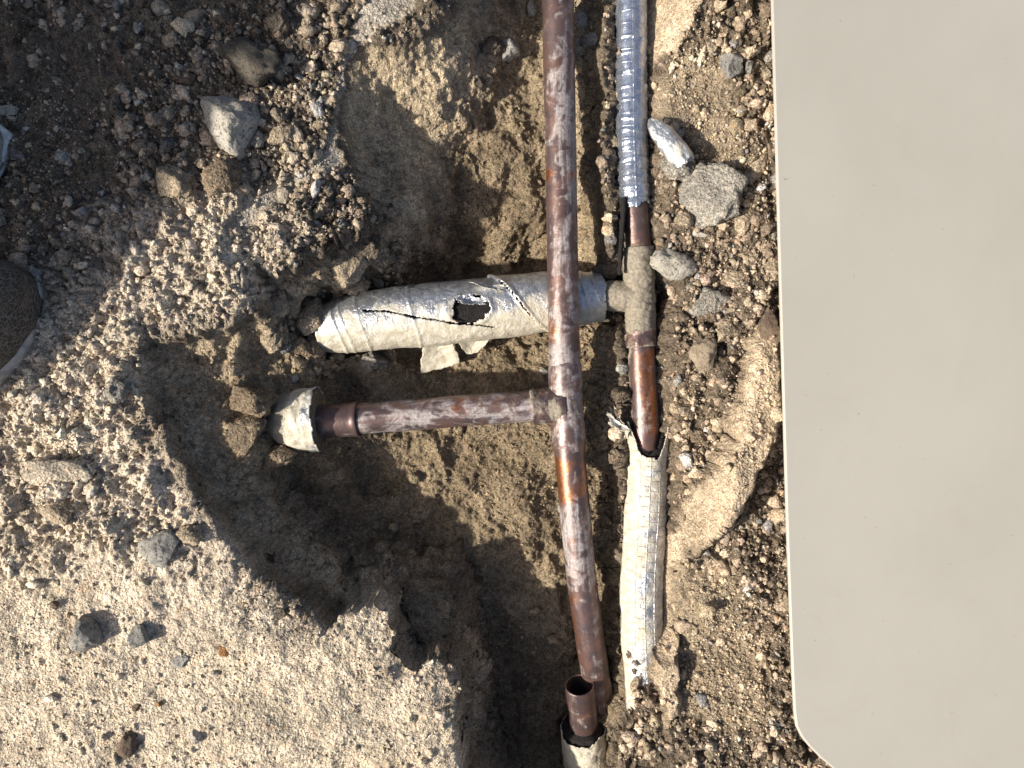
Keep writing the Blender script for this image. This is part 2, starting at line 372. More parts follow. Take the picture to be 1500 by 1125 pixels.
# soil zones; the dark upper left also carries part of the person's shadow
def region(poly, soft): return sstep(-soft, soft, poly_sd(X, Y, [xy(u, v) for u, v in poly]) + 0.02*w1)
dry = region([(-90000,420),(60,470),(190,300),(330,270),(420,330),(390,420),(200,500),(215,600),(280,700),(360,850),(480,930),(560,880),(600,980),(680,980),(690,90000),(-90000,90000)], 0.02)  # upper-left edge of the pale sand traces the person's shadow
outside = sstep(0.002, -0.002, sd)
pit = sstep(0, 0.012, sd)
right = sstep(0.06, 0.085, X) * outside
def region2(poly, soft, nz): return sstep(-soft, soft, poly_sd(X, Y, [xy(u, v) for u, v in poly]) + nz*w1 + nz*.6*w2)
smoothtop = np.maximum(region2([(540,-30),(610,-30),(600,16),(552,40),(520,66),(508,120),(503,180),(492,180),(494,110),(512,54)], 0.003, .003), region2([(495,176),(503,236),(468,252),(432,268),(396,294),(352,334),(332,326),(352,294),(400,262),(446,236),(476,212)], 0.003, .004)) * outside
mort = np.maximum(crust_m, smoothtop)
lowleft = region([(-300,820),(60,780),(140,900),(330,960),(470,930),(560,890),(680,990),(690,1400),(-300,1400)], 0.03) * outside   # bare packed sand
packed = np.maximum(region2([(958,100),(1010,70),(1060,80),(1100,150),(1100,250),(1060,240),(1010,170),(965,150)], .008, .006), region2([(1006,850),(1075,830),(1105,900),(1150,960),(1150,1060),(1100,1130),(1010,1090),(1000,960)], .008, .008)) * outside * (1-mort)
crumb = outside * (1 - 0.6*packed) * (1 - 0.85*mort) * (1 - 0.75*lowleft) + 0.34*pit*(1 - .6*gentle)
crumb = crumb * np.clip(0.75 + 0.5*w1, 0.25, 1.2)
lumpy = region([(-300,450),(60,440),(200,270),(420,280),(560,300),(470,370),(380,420),(210,500),(240,640),(290,770),(180,800),(0,840),(-300,800)], .012) * outside * (1-mort)
# relief, pushed out along the surface normal
dzdx = np.gradient(Z, axis=1) / np.gradient(X, axis=1); dzdy = np.gradient(Z, axis=0) / np.gradient(Y, axis=0)
N = np.stack((-dzdx, -dzdy, np.ones_like(Z)), -1); N /= np.linalg.norm(N, axis=-1, keepdims=True)
p3 = np.stack((X, Y, Z), -1)
l1 = fbm(p3, 18, 3, 21); l2 = fbm(p3, 75, 4, 31); l3 = fbm(p3, 300, 3, 41)
warp = np.stack((fbm(p3, 130, 3, 141), fbm(p3, 130, 3, 151), fbm(p3, 130, 2, 161)), -1)
pw = p3 + 0.0042*warp
fA = worley(pw, 0.0135, 51); fB = worley(pw, 0.0064, 61); fC = worley(p3 + 0.0014*warp, 0.0034, 71)
dome = lambda f: np.sqrt(np.clip(1 - f*f, 0, 1))
disp = 0.0038*l1 + 0.0020*l2*(0.35 + 0.65*(1-mort)) + 0.00055*l3
coarse = outside * (1 - dry) * (1-mort)
disp = disp + crumb * (0.0030*dome(np.clip(fA[0]/0.75,0,1))*sstep(0.35,0.8,fA[2]) * (0.35 + 1.0*coarse) + 0.0021*dome(np.clip(fB[0]/0.8,0,1))*sstep(0.15,0.7,fB[2]) + 0.0010*dome(np.clip(fC[0]/0.85,0,1)))
disp = disp + np.clip(right + 0.6*coarse, 0, 1)*(1-mort)*(1-.75*packed)*(0.0026*dome(np.clip(fB[0]/0.7,0,1))*sstep(.3,.8,fB[2]) + 0.0010*l3 + 0.0018*l2)
disp = disp + lumpy*(0.0030*dome(np.clip(fA[0]/0.72,0,1))*sstep(.25,.8,fA[2]) + 0.0017*dome(np.clip(fB[0]/0.7,0,1))*sstep(.2,.8,fB[2]) + 0.0034*l2 + 0.0014*l3)
ridg = 1 - np.abs(fbm(p3, 42, 4, 123))
gw_ = gentle*sstep(1.0, .85, t)
disp = disp + pit*(1 - .7*gw_)*(0.0026*l2 + 0.0009*l3 + 0.0045*(ridg - .75) + 0.004*l1)
disp = disp * np.where((np.abs(X) < 1) & (np.abs(Y) < 1), 1, 0.6)
far_d = np.maximum(np.abs(X) - XH, np.abs(Y) - YH)
nearm = sstep(0.12, 0.0, far_d)
disp = disp*nearm + (1-nearm)*sstep(8, .3, far_d)*0.012*fbm(p2, 2.2, 3, 171)
p3 = p3 + N * disp[..., None]
# colours
def C3(r, g, b): return np.array((r, g, b), np.float64)
c = np.broadcast_to(C3(0.158, 0.130, 0.099), X.shape + (3,)).copy()          # dark damp crumbly soil, its upper left also painting in the person's shadow
def blend(c, m, col): return c*(1-m[..., None]) + np.asarray(col)*m[..., None]
c = blend(c, dry, C3(0.55, 0.472, 0.375))
c = blend(c, lowleft*0.8, C3(0.54, 0.460, 0.352))
c = blend(c, lowleft*sstep(0.1, 0.9, fbm(p2, 9, 3, 77)), C3(0.55, 0.43, 0.29))
c = blend(c, right, C3(0.135, 0.108, 0.081))
c = blend(c, right*sstep(-0.2, 0.7, fbm(p2, 14, 3, 78))*0.45, C3(0.22, 0.175, 0.125))
c = blend(c, packed*.85, C3(0.31, 0.25, 0.178))
c = blend(c, pit, C3(0.235, 0.185, 0.125))
c = blend(c, pit*sstep(-0.1, 0.8, fbm(p2, 11, 3, 79))*0.7, C3(0.29, 0.232, 0.158))
c = blend(c, pit*sstep(0.95, 0.45, t)*0.9*(X < 0.06), C3(0.40, 0.325, 0.23))     # sandy mortar bed just under the rim
c = blend(c, pit*gw_*.9, C3(0.44, 0.36, 0.25))
c = blend(c, mort, C3(0.47, 0.375, 0.27))
c = blend(c, smoothtop, C3(0.42, 0.38, 0.32))
c = blend(c, sstep(0.05, 0.5, far_d + 0.1*fbm(p2, 6, 3, 172)), C3(0.48, 0.405, 0.31))
c *= (1 + 0.16*nearm*fbm(p3, 60, 3, 80) + 0.12*(1-nearm)*fbm(p2, 1.5, 3, 173))[..., None]
crn = (crumb*nearm)[..., None]
c *= (0.86 + 0.28*fB[2])[..., None]*crn + (1 - crn)
c = np.clip(c, 0.02, 0.75)
ny, nx = X.shape
idx = np.arange(nx*ny).reshape(ny, nx)
quads = np.stack((idx[:-1,:-1], idx[:-1,1:], idx[1:,1:], idx[1:,:-1]), -1).reshape(-1, 4)
me = mesh_np('ground', p3.reshape(-1, 3), quads=quads); add_col(me, c.reshape(-1, 3))
ground = tag(link('ground', me, M_SOIL), kind='structure', label='dry crumbly soil dug open into a pit')
GX, GY, GZ = ax, ay, p3[..., 2]
def hgt(x, y):
    i = np.clip(np.searchsorted(GX, x), 1, nx-1); j = np.clip(np.searchsorted(GY, y), 1, ny-1)
    return GZ[j, i]
def hit(u, v):
    """first point of the ground along the view ray of a photo pixel"""
    for z in np.arange(0.03, -0.22, -0.001):
        p = P(u, v, z)
        if hgt(p.x, p.y) >= z: return p
    return P(u, v, -0.2)

# ------------------------------------------------------------------ crumbs of soil and gravel lying loose (uncountable)
def ico(sub):
    bm = bmesh.new(); bmesh.ops.create_icosphere(bm, subdivisions=sub, radius=1)
    v = np.array([x.co[:] for x in bm.verts]); f = np.array([[a.index for a in p.verts] for p in bm.faces]); bm.free()
    return v, f
def crumbs(n, rmin, rmax, power, sub, weight, seed, tint, name, label):
    r = np.random.default_rng(seed); V0, F0 = ico(sub)
    protos = []
    for k in range(14):
        q = V0 * (1 + 0.34*r.normal(size=(len(V0), 1)).clip(-1, 1.3)); q *= r.uniform(0.5, 1.2, 3); protos.append(q)
    protos = np.array(protos)
    xs = r.uniform(-XH+.01, XH-.01, n*4); ys = r.uniform(-YH+.01, YH-.01, n*4)
    i = np.clip(np.searchsorted(GX, xs), 1, nx-1); j = np.clip(np.searchsorted(GY, ys), 1, ny-1)
    keep = r.random(n*4) < weight[j, i]
    xs, ys, i, j = xs[keep][:n], ys[keep][:n], i[keep][:n], j[keep][:n]
    n = len(xs)
    shr = 1 - 0.32*dry[j, i]*(1 - .7*lumpy[j, i])
    rad = shr * rmin * (1 - r.random(n)*(1 - (rmin/rmax)**power)) ** (-1/power)
    pk = protos[r.integers(0, 14, n)]
    a = r.uniform(0, 2*np.pi, n); b = r.uniform(-0.6, 0.6, n)
    ca, sa, cb, sb = np.cos(a), np.sin(a), np.cos(b), np.sin(b)
    R = np.zeros((n, 3, 3)); R[:,0,0]=ca; R[:,0,1]=-sa*cb; R[:,0,2]=sa*sb; R[:,1,0]=sa; R[:,1,1]=ca*cb; R[:,1,2]=-ca*sb; R[:,2,1]=sb; R[:,2,2]=cb
    v = np.einsum('nij,nkj->nki', R, pk) * rad[:, None, None]
    v[..., 0] += xs[:, None]; v[..., 1] += ys[:, None]; v[..., 2] += (GZ[j, i] + rad*0.12)[:, None]
    nvp = len(V0)
    f = (F0[None] + (np.arange(n)*nvp)[:, None, None]).reshape(-1, 3)
    loc = c[j, i]; dk = (sstep(0.28, 0.16, loc.mean(1))*(1 - .8*pit[j, i]))[:, None]
    base = loc * (1 + (r.uniform(0.75, 1.35, (n, 1)) - 1)*(.45 + .55*dk)) * tint * (1 + dk*r.uniform(0.3, 2.1, (n, 1)))
    gm = r.random(n) < 0.03 + 0.05*dk[:, 0]
    base[gm] = base[gm].mean(1, keepdims=True) * np.array((1.03, 0.99, 0.93))
    base = np.clip(base * (1 + 0.018*r.normal(size=(n, 3))), 0.02, 0.7)
    me = mesh_np(name, v.reshape(-1, 3), tris=f); add_col(me, np.repeat(base, nvp, 0))
    return tag(link(name, me, M_GRAV, smooth=False), label, 'gravel', kind='stuff')
slope = np.sqrt(dzdx**2 + dzdy**2)
flat = sstep(1.6, 0.5, slope)
wfine = (0.75*outside*(1-0.55*lowleft)*(1-0.7*mort)*(1 + .4*right) + 0.0*pit) * flat * np.clip(0.55 + 0.8*fbm(p2, 16, 3, 90), 0.05, 1)
wfine = wfine + 0.34*pit*(1 - .75*gw_)*np.clip(0.45 + 0.8*fbm(p2, 16, 3, 93), 0.03, 1)
wmid = (outside*(1-0.8*mort)*(1-0.35*lowleft)*(0.35 + 0.65*(1-dry)) + 0.07*pit) * flat * np.clip(0.5 + 0.9*fbm(p2, 12, 3, 91), 0.03, 1)
wmid = wmid*(1 - .8*packed)*(1 - .8*gw_*pit)
pile = (1 - .85*packed)*np.maximum(region([(380,330),(570,320),(575,410),(470,450),(470,560),(380,560),(370,440)], .006)*pit, 1.3*right)
wmid = np.maximum(wmid, lumpy*0.5*np.clip(0.6 + 0.9*fbm(p2, 15, 3, 95), 0.05, 1))
wmid = np.clip(np.maximum(wmid, pile*0.75*np.clip(0.8 + 0.6*fbm(p2, 20, 3, 92), 0.1, 1)*(1-.85*mort)), 0, 1)
crumbs(46000, 0.0006, 0.0024, 2.3, 1, wfine, 5, 1.08, 'soil_crumbs', 'fine loose crumbs of soil strewn over the ground')
crumbs(9500, 0.0017, 0.0066, 2.3, 2, wmid, 6, 1.05, 'gravel', 'loose gravel and small clods scattered round the pit')

# ------------------------------------------------------------------ stones and clods one can pick out
def rock_mesh(seed, sx, sy, sz, sub=4, cuts=7, rough=0.10):
    r = np.random.default_rng(seed); v, f = ico(sub)
    for k in range(cuts):
        n = r.normal(size=3); n /= np.linalg.norm(n); d = r.uniform(0.45, 0.82)
        h = v @ n; over = np.clip(h - d, 0, None); v = v - over[:, None]*n*0.9
    off = r.uniform(0, 50, 3)
    v = v * (1 + rough*1.3*fbm(v + off, 1.3, 3, seed)[:, None] + rough*0.55*fbm(v + off, 5.0, 3, seed+1)[:, None])
    g = v / np.linalg.norm(v, axis=1, keepdims=True)
    v = v * (1 + rough*0.5*np.abs(fbm(g + off, 9.0, 2, seed+2))[:, None] + rough*0.35*fbm(g + off, 20.0, 2, seed+3)[:, None])
    v = v * np.array((sx, sy, sz))
    return mesh_np('stone', v, tris=f)
SEEDN = [100]
def stone(u, v, wpx, hpx, rot, kind, name, label, cat='stone', lift=0.35, tall=0.8, group=None, rough=0.13, sub=4, cuts=7, z=None):
    SEEDN[0] += 1
    p = hit(u, v); k = (CAM_H - p.z)/FPX
    if z is not None: p = P(u, v, z)
    sx, sy = wpx*k/2*1.1, hpx*k/2*1.1; sz = min(sx, sy)*tall
    me = rock_mesh(SEEDN[0], sx, sy, sz, sub, cuts, rough)
    if name in ('clod', 'boulder', 'mortar_chunk'):
        cc = {'grey': (.30, .28, .245), 'tan': (.36, .295, .215), 'dark': (.15, .125, .098), 'brown': (.22, .172, .122), 'pale': (.46, .40, .32), 'earth': (.23, .18, .122)}[kind]
        add_col(me, np.tile(cc, (len(me.vertices), 1)))
        o = link(name, me, M_SOIL)
    else:
        o = link(name, me, M_ROCK[kind])
    o.location = (p.x, p.y, p.z + sz*(lift*0.7 - 0.02)); o.rotation_euler = (random.uniform(-.15,.15), random.uniform(-.15,.15), math.radians(rot))
    tag(o, label, cat, group); return o
GL = 'stones lying on the left bank'; GR = 'stones lying on the right bank'; GP = 'stones inside the pit'
ST = [
 (370,88,92,68,-28,'dark','stone','dark stone with one lit edge near top left, above the pale porous stone',GL,.5,.9),
 (352,185,104,82,-50,'pale','stone','largest pale porous stone near the top left corner of the pit',GL,.5,.9),
 (257,270,66,46,-38,'tan','clod','tan clod below left of the pale porous stone, at the shadow edge',GL,.4,.8),
 (332,268,54,56,-60,'brown','clod','brown clod directly below the pale porous stone',GL,.4,.9),
 (285,26,38,24,10,'tan','stone','small tan stone at the top edge, above left of the dark stone',GL,.4,.7),
 (472,58,12,28,12,'tan','stone','narrow tan chip standing beside the upper left pit rim',GL,.3,.9),
 (297,103,14,46,16,'tan','stone','thin upright tan flake left of the dark stone',GL,.3,.8),
 (278,116,30,20,-8,'brown','stone','small flat brown stone left of the thin tan flake',GL,.3,.7),
 (412,30,34,34,0,'dark','clod','round dark clod above the dark stone near the top edge',GL,.4,.8),
 (424,66,14,22,10,'dark','clod','small dark clod to the right of the dark stone',GL,.3,.8),
 (412,198,38,30,20,'tan','clod','tan clod touching the right side of the pale porous stone',GL,.3,.8),
 (80,688,92,40,-8,'pale','clod','long pale clod on the sunlit sand by the left edge',GL,.4,.7),
 (88,742,54,40,-30,'tan','clod','broad pale clod just under the long pale clod',GL,.2,.6),
 (168,576,42,38,20,'grey','clod','grey clod on the sand left of the shaded ledge',GL,.35,.8),
 (150,565,22,16,0,'tan','stone','small tan lump at the left of the grey clod',GL,.3,.7),
 (238,802,58,52,15,'grey','stone','round grey porous stone close to the lower left pit rim',GL,.45,.85),
 (277,784,34,28,10,'tan','clod','small clod right beside the round grey porous stone',GL,.35,.8),
 (129,920,50,52,20,'grey','stone','pale grey porous stone casting a dark shadow on bare sand',GL,.55,.95),
 (206,929,38,48,-15,'grey','stone','brownish grey stone to the right of the pale grey porous stone',GL,.5,.95),
 (265,967,30,19,15,'grey','stone','small bluish grey pebble right of the two shadowed stones',GL,.4,.7),
 (327,955,25,18,-10,'orange','stone','small orange stone on the sand near the lower left',GL,.4,.7),
 (185,1095,30,48,-8,'brown','stone','flat upright brown stone at the bottom edge on the left',GL,.4,.6),
 (288,1080,24,20,0,'pale','stone','pale pebble right of the flat brown stone at the bottom',GL,.4,.8),
 (200,1036,14,12,0,'brown','stone','tiny dark brown pebble above the flat brown stone',GL,.4,.8),
 (234,1030,13,9,0,'orange','stone','tiny orange brown pebble on the bare sand',GL,.4,.8),
 (410,898,26,20,0,'dark','clod','dark clod on the sand at the lower pit rim',GL,.3,.7),
 (80,885,18,16,0,'brown','stone','small brown pebble above left of the pale grey porous stone',GL,.3,.8),
 (14,163,28,18,-5,'pale','stone','pale stone at the left edge above the white shoe tip',GL,.4,.8),
 (986,394,62,42,-32,'pale','stone','pointed two-tone stone right of the dusty tee joint',GR,.5,.9),
 (1031,517,46,52,20,'tan','stone','rounded tan stone right of the bare copper pipe',GR,.5,.95),
 (1044,292,80,84,-30,'grey','clod','large grey clod on the right bank below the foil scrap',GR,.4,.7),
 (992,246,50,34,-30,'grey','clod','grey clod under the lower end of the foil scrap',GR,.3,.7),
 (1068,95,38,36,0,'grey','stone','grey stone at the upper right near the cream panel',GR,.45,.9),
 (1096,98,18,20,0,'grey','stone','smaller grey stone right of the upper right grey stone',GR,.4,.9),
 (1046,441,62,40,10,'grey','clod','dark grey clod between the pointed stone and the cream panel',GR,.4,.8),
 (1026,342,34,12,-12,'white','stone','flat white chip on the right bank',GR,.4,.8),
 (1000,322,26,22,0,'tan','clod','tan clod left of the flat white chip',GR,.35,.8),
 (1106,240,34,50,-20,'tan','clod','tan clod beside the cream panel in the upper right',GR,.05,.45),
 (1128,392,36,126,-6,'tan','mortar_chunk','tall tan mortar chunk pressed against the cream panel',GR,.05,.45),
 (1128,480,38,60,24,'brown','stone','purplish brown stone under the tall mortar chunk by the panel',GR,.05,.45),
 (1088,320,26,56,-18,'tan','mortar_chunk','narrow tan mortar chunk left of the tall one',GR,.3,.7),
 (1082,410,36,22,-14,'tan','clod','flat tan clod left of the tall mortar chunk',GR,.4,.7),
 (1062,485,36,30,0,'tan','clod','tan clod right of the rounded tan stone',GR,.3,.8),
 (1003,600,30,24,20,'tan','clod','small tan clod right of the bare copper pipe, below the rounded tan stone',GR,.3,.8),
 (1020,640,24,20,0,'brown','clod','small brown clod beside the mortar crust on the right bank',GR,.3,.8),
 (893,393,48,52,0,'dark','clod','dark square clod left of the dusty tee joint',GP,.5,.9),
 (744,78,30,30,30,'grey','stone','smooth grey stone in the shaded top of the pit',GP,.45,.9),
 (716,40,20,16,0,'tan','stone','small tan stone in the shaded top of the pit',GP,.4,.9),
 (720,66,40,30,0,'dark','clod','dark clod left of the smooth grey stone in the pit',GP,.3,.8),
 (700,122,20,20,0,'dark','stone','small dark stone low on the shaded upper pit wall',GP,.4,.9),
 (780,16,26,26,0,'grey','stone','grey stone at the top edge left of the long copper pipe',GP,.4,.9),
 (850,30,20,26,0,'pale','stone','pale stone at the top edge right of the long copper pipe',GP,.4,.9),
 (865,60,26,22,0,'grey','stone','grey stone between the two pipes near the top',GP,.4,.9),
 (622,905,175,170,25,'earth','boulder','big dark boulder set in the shaded lower pit wall',GP,-.15,.6),
 (505,395,64,56,25,'tan','clod','large crumbly clod above the left end of the wrapped pipe',GP,.35,.8),
 (535,360,46,52,0,'dark','clod','dark crumbly clod on the pit wall above the wrapped pipe',GP,.3,.8),
 (447,462,36,56,5,'dark','clod','dark clod at the left end of the wrapped pipe',GP,.35,.8),
 (408,452,34,48,10,'tan','clod','tan upright clod left of the wrapped pipe end',GP,.35,.8),
 (400,502,30,38,-20,'tan','clod','pointed tan clod below left of the wrapped pipe end',GP,.4,.8),
 (440,510,40,34,0,'brown','clod','brown clod just under the wrapped pipe end',GP,.3,.8),
 (432,553,16,14,0,'pale','stone','small pale pebble above the foil sleeve of the branch pipe',GP,.4,.9),
 (546,528,42,36,-20,'grey','clod','grey crumbly clod hanging under the wrapped pipe',GP,.8,.9),
 (366,588,56,54,0,'brown','clod','brown clod packed on the upper left of the foil sleeve end',GP,-.029,.8),
 (362,632,60,58,30,'brown','clod','brown clod packed against the left end of the foil sleeve',GP,-.029,.8),
 (402,664,52,34,10,'brown','clod','flat brown clod under the foil sleeve of the branch pipe',GP,-.045,.8),
 (458,462,42,58,-10,'tan','clod','tan clod hugging the tip of the wrapped pipe',GP,-.062,.8),
 (458,502,38,36,20,'brown','clod','brown clod below the tip of the wrapped pipe',GP,-.066,.8),
 (520,418,40,26,8,'tan','clod','low tan clod lying along the top of the wrapped pipe near its tip',GP,-.066,.8),
 (775,855,10,10,0,'tan','stone','tiny tan pebble on the pit floor',GP,.4,.9),
]
for u, v, wp, hp, rot, kd, nm, lab, grp, lift, tall in ST:
    zz = lift if -.1 < lift < 0 else None
    lift = .05 if zz is not None else lift
    stone(u, v, wp, hp, rot, kd, nm, lab, 'stone' if nm in ('stone', 'boulder') else 'clod', lift, tall, grp, 0.24 if nm == 'boulder' else 0.17 if nm == 'clod' else 0.12, 5 if nm == 'boulder' else 4, 4 if nm == 'boulder' else 7 if nm == 'clod' else 13, zz)

# ------------------------------------------------------------------ tubes
def catmull(pts, n):
    p = np.array([q[:] for q in pts], float); p = np.vstack((2*p[0]-p[1], p, 2*p[-1]-p[-2]))
    out = []
    m = len(p) - 3
    for s_ in np.linspace(0, m, n):
        i = min(int(s_), m-1); f = s_-i
        a, b, c_, d = p[i], p[i+1], p[i+2], p[i+3]
        out.append(0.5*((2*b) + (-a+c_)*f + (2*a-5*b+4*c_-d)*f*f + (-a+3*b-3*c_+d)*f**3))
    return np.array(out)
def tube(name, pts, rad, mat, parent, step=0.002, segs=40, radial=None, zone=None, keep=None, caps=False, thick=0.0):
    """pts: world points; rad(s in metres array, S01) -> radius; radial(s,th,S01)->dr; zone(s,th,S01)->(n,3); keep(s,th,S01)->bool per face"""
    rough_len = sum((Vector(pts[i+1])-Vector(pts[i])).length for i in range(len(pts)-1))
    n = max(8, int(rough_len/step)); cen = catmull(pts, n*4)
    L = np.concatenate(([0], np.cumsum(np.linalg.norm(np.diff(cen, axis=0), axis=1))))
    sv = np.linspace(0, L[-1], n); cen = np.stack([np.interp(sv, L, cen[:, k]) for k in range(3)], 1)
    T = np.gradient(cen, axis=0); T /= np.linalg.norm(T, axis=1, keepdims=True)
    up = np.array((0, 0, 1.0)); Nn = up - T*(T @ up)[:, None]; Nn /= np.linalg.norm(Nn, axis=1, keepdims=True); Bn = np.cross(T, Nn)
    th = np.linspace(-np.pi, np.pi, segs, endpoint=False)
    SS, TH = np.meshgrid(sv, th, indexing='ij'); S01 = SS/L[-1]
    r = rad(SS, S01) * np.ones_like(SS)
    if radial is not None: r = r + radial(SS, TH, S01)
    pos = cen[:, None] + r[..., None]*(np.cos(TH)[..., None]*Nn[:, None] + np.sin(TH)[..., None]*Bn[:, None])
    zc = zone(SS, TH, S01) if zone is not None else np.zeros(SS.shape + (3,))
    ii = np.arange(n*segs).reshape(n, segs); nxt = np.roll(ii, -1, 1)
    q = np.stack((ii[:-1], ii[1:], nxt[1:], nxt[:-1]), -1)
    if keep is not None:
        km = keep(SS[:-1]+ (sv[1]-sv[0])/2, TH[:-1] + np.pi/segs, (SS[:-1])/L[-1])
        q = q[km]
    q = q.reshape(-1, 4)
    verts = pos.reshape(-1, 3)
    me = mesh_np(name, verts, quads=q)
    add_col(me, zc.reshape(-1, 3), 'zone')
    uvl = me.uv_layers.new(name='UVMap')
    vi = q.ravel(); rm = float(np.mean(r))
    uu = SS.reshape(-1)[vi]; vv = (TH.reshape(-1)[vi]) * rm
    # unwrap seam
    vq = vv.reshape(-1, 4); vq = np.where((vq.max(1, keepdims=True)-vq > np.pi*rm), vq + 2*np.pi*rm, vq)
    uvl.data.foreach_set('uv', np.stack((uu, vq.ravel()), 1).astype(np.float32).ravel())
    if caps:
        bm = bmesh.new(); bm.from_mesh(me)
        bmesh.ops.holes_fill(bm, edges=[e for e in bm.edges if e.is_boundary], sides=0)
        bm.to_mesh(me); bm.free()
    o = link(name, me, mat, parent)
    if thick:
        md = o.modifiers.new('wall', 'SOLIDIFY'); md.thickness = thick; md.offset = -1
    return o
def n2(SS, TH, r, sc, seed, octs=3):
    q = np.stack((SS, np.cos(TH)*r, np.sin(TH)*r), -1); return fbm(q, sc, octs, seed)
def bumpf(x, c0, w): return np.exp(-((x-c0)/w)**2)
def seg(S, a, b, soft=0.004): return sstep(a-soft, a+soft, S) * sstep(b+soft, b-soft, S)
Z3 = lambda r, g, b: np.stack((r, g, b), -1)

# ---- the long copper pipe with its branch
mp = [(817,-60,-.030),(819,100,-.032),(822,260,-.034),(825,430,-.037),(829,590,-.042),(838,700,-.050),(850,830,-.064),(862,920,-.080),(870,975,-.094),(876,1012,-.108),(881,1048,-.124)]
MP = [P(*a) for a in mp]
run = empty('copper_pipe', (MP[4].x, MP[4].y, -.08))
tag(run, 'long upright copper pipe with a side branch crossing over the wrapped pipe', 'pipe')
def arc_of_v(pts, pxs, v):
    L = [0]
    for i in range(len(pts)-1): L.append(L[-1] + (pts[i+1]-pts[i]).length)
    return float(np.interp(v, [a[1] for a in pxs], L))
ya = lambda v: arc_of_v(MP, mp, v)
def main_zone(SS, TH, S01):
    w = 0.40 + 0.35*seg(SS, ya(60), ya(290), .02) * bumpf(TH, -0.6, 1.2) + 0.5*seg(SS, ya(500), ya(585), .006) + 0.30*seg(SS, ya(740), ya(850), .01) + 0.3*seg(SS, ya(330), ya(480), .02)*bumpf(TH, -0.5, 0.8)
    w = w - 0.35*seg(SS, ya(660), ya(738), .004) - 0.15*seg(SS, ya(860), ya(960), .01)
    br = 0.06 + 0.46*seg(SS, ya(664), ya(738) - .008*np.abs(TH-.2), .005) + 0.30*bumpf(TH, 1.25, 0.5) + 0.35*seg(SS, ya(470), ya(500), .006) + 0.45*seg(SS, ya(250), ya(268), .004) + 0.22*seg(SS, ya(850), ya(960), .02)
    return Z3(br, np.clip(w, 0, 1.1), 0.06 + 0*SS)
tube('pipe', MP, lambda s_, S: 0.0117 + 0*s_, M_COPPER, run, 0.0015, 56, lambda s_, t_, S: 0.00025*n2(s_, t_, .012, 60, 5), main_zone, None, False, 0.0012)
# tee fitting: sockets a little wider than the pipe
def off_axis(v0, v1): 
    out = []
    for v in np.linspace(v0, v1, 6):
        u = np.interp(v, [a[1] for a in mp], [a[0] for a in mp]); z = np.interp(v, [a[1] for a in mp], [a[2] for a in mp]); out.append(P(u, v, z))
    return out
tee = tube('tee_fitting', off_axis(528, 664), lambda s_, S: 0.0128 - 0.0014*bumpf(S, 0.0, .05) - 0.0004*bumpf(S, 0.5, .22) - 0.0014*bumpf(S, 1.0, .06) , M_COPPER, run, 0.001, 56,
     lambda s_, t_, S: 0.0003*n2(s_, t_, .012, 120, 8) + 0.0006*bumpf(S, .5, .2)*n2(s_, t_, .012, 300, 7), lambda s_, t_, S: Z3(0.10 + 0*s_ + .2*seg(S, .75, 1, .1), 0.85 - 0.3*S + 0*s_, 0.10 + 0.42*bumpf(S, .5, .22)*bumpf(t_, -0.9, .9)), None, False, 0.0013)
brp = [P(831,590,-.0425), P(790,594,-.043), P(700,600,-.046), P(600,608,-.049), P(520,614,-.052), P(455,618,-.055)]
tube('socket', [P(828,592,-.0425), P(812,593,-.0426), P(800,594.5,-.0428), P(778,596,-.0433)], lambda s_, S: 0.0134 + 0.0007*bumpf(S, .93, .05) + 0.0012*bumpf(S, .12, .16) + 0*s_, M_COPPER, tee, 0.0008, 64,
     lambda s_, t_, S: 0.0007*n2(s_, t_, .012, 150, 9) + 0.0004*n2(s_, t_, .012, 420, 10), lambda s_, t_, S: Z3(0.05 + 0*s_, 0.45 + 0*s_, 0.46 + .3*n2(s_, t_, .012, 110, 11, 2)), None, False, 0.0012)
tube('branch_pipe', brp, lambda s_, S: 0.0118 + 0*s_, M_COPPER, run, 0.0012, 52, lambda s_, t_, S: 0.0003*n2(s_, t_, .012, 70, 12),
     lambda s_, t_, S: Z3(0.26 + 0.25*bumpf(t_, 0.5, .7)*seg(S, .1, .5, .1), 0.55 - 0.4*sstep(.78, .84, S) + 0.25*n2(s_, t_, .012, 40, 13, 2), 0.05 + .35*sstep(.24, .12, S)), None, False, 0.0012)
tube('coupling', [P(526,613.6,-.0518), P(500,615.4,-.0528), P(474,617,-.054), P(452,618,-.0552)], lambda s_, S: 0.0132 + 0.0008*bumpf(S, .04, .06) + 0*s_, M_COPPER, run, 0.001, 48,
     lambda s_, t_, S: 0.0003*n2(s_, t_, .012, 90, 14), lambda s_, t_, S: Z3(0.32 + 0*s_, 0.22 + 0*s_, 0.05 + 0*s_), None, False, 0.0012)
sl = tube('insulation_sleeve', [P(469,613,-.0535), P(445,614,-.0535), P(420,613,-.0525), P(396,611,-.0515)], lambda s_, S: np.interp(S, [0, .45, .8, 1], [.0265, .0250, .0205, .0130]), M_FOILW, run, 0.0009, 150,
     lambda s_, t_, S: 0.0011*n2(s_, t_, .027, 60, 15) + 0.0006*n2(s_, t_, .027, 220, 16), lambda s_, t_, S: Z3(0.52 + 0.3*sstep(.15, .4, S) + 0*t_, 0.05 + 0*s_ + .5*seg(S, .22, .30, .02)*bumpf(t_, .2, .15), 0.04 + .9*sstep(.35, .85, S) + .25*bumpf(t_, 1.5, .5)), 
     lambda s_, t_, S: s_ > 0.0006*(1.5 + np.sin(t_*2.0+.5) + 0.8*np.sin(t_*7)), False, 0.0008)
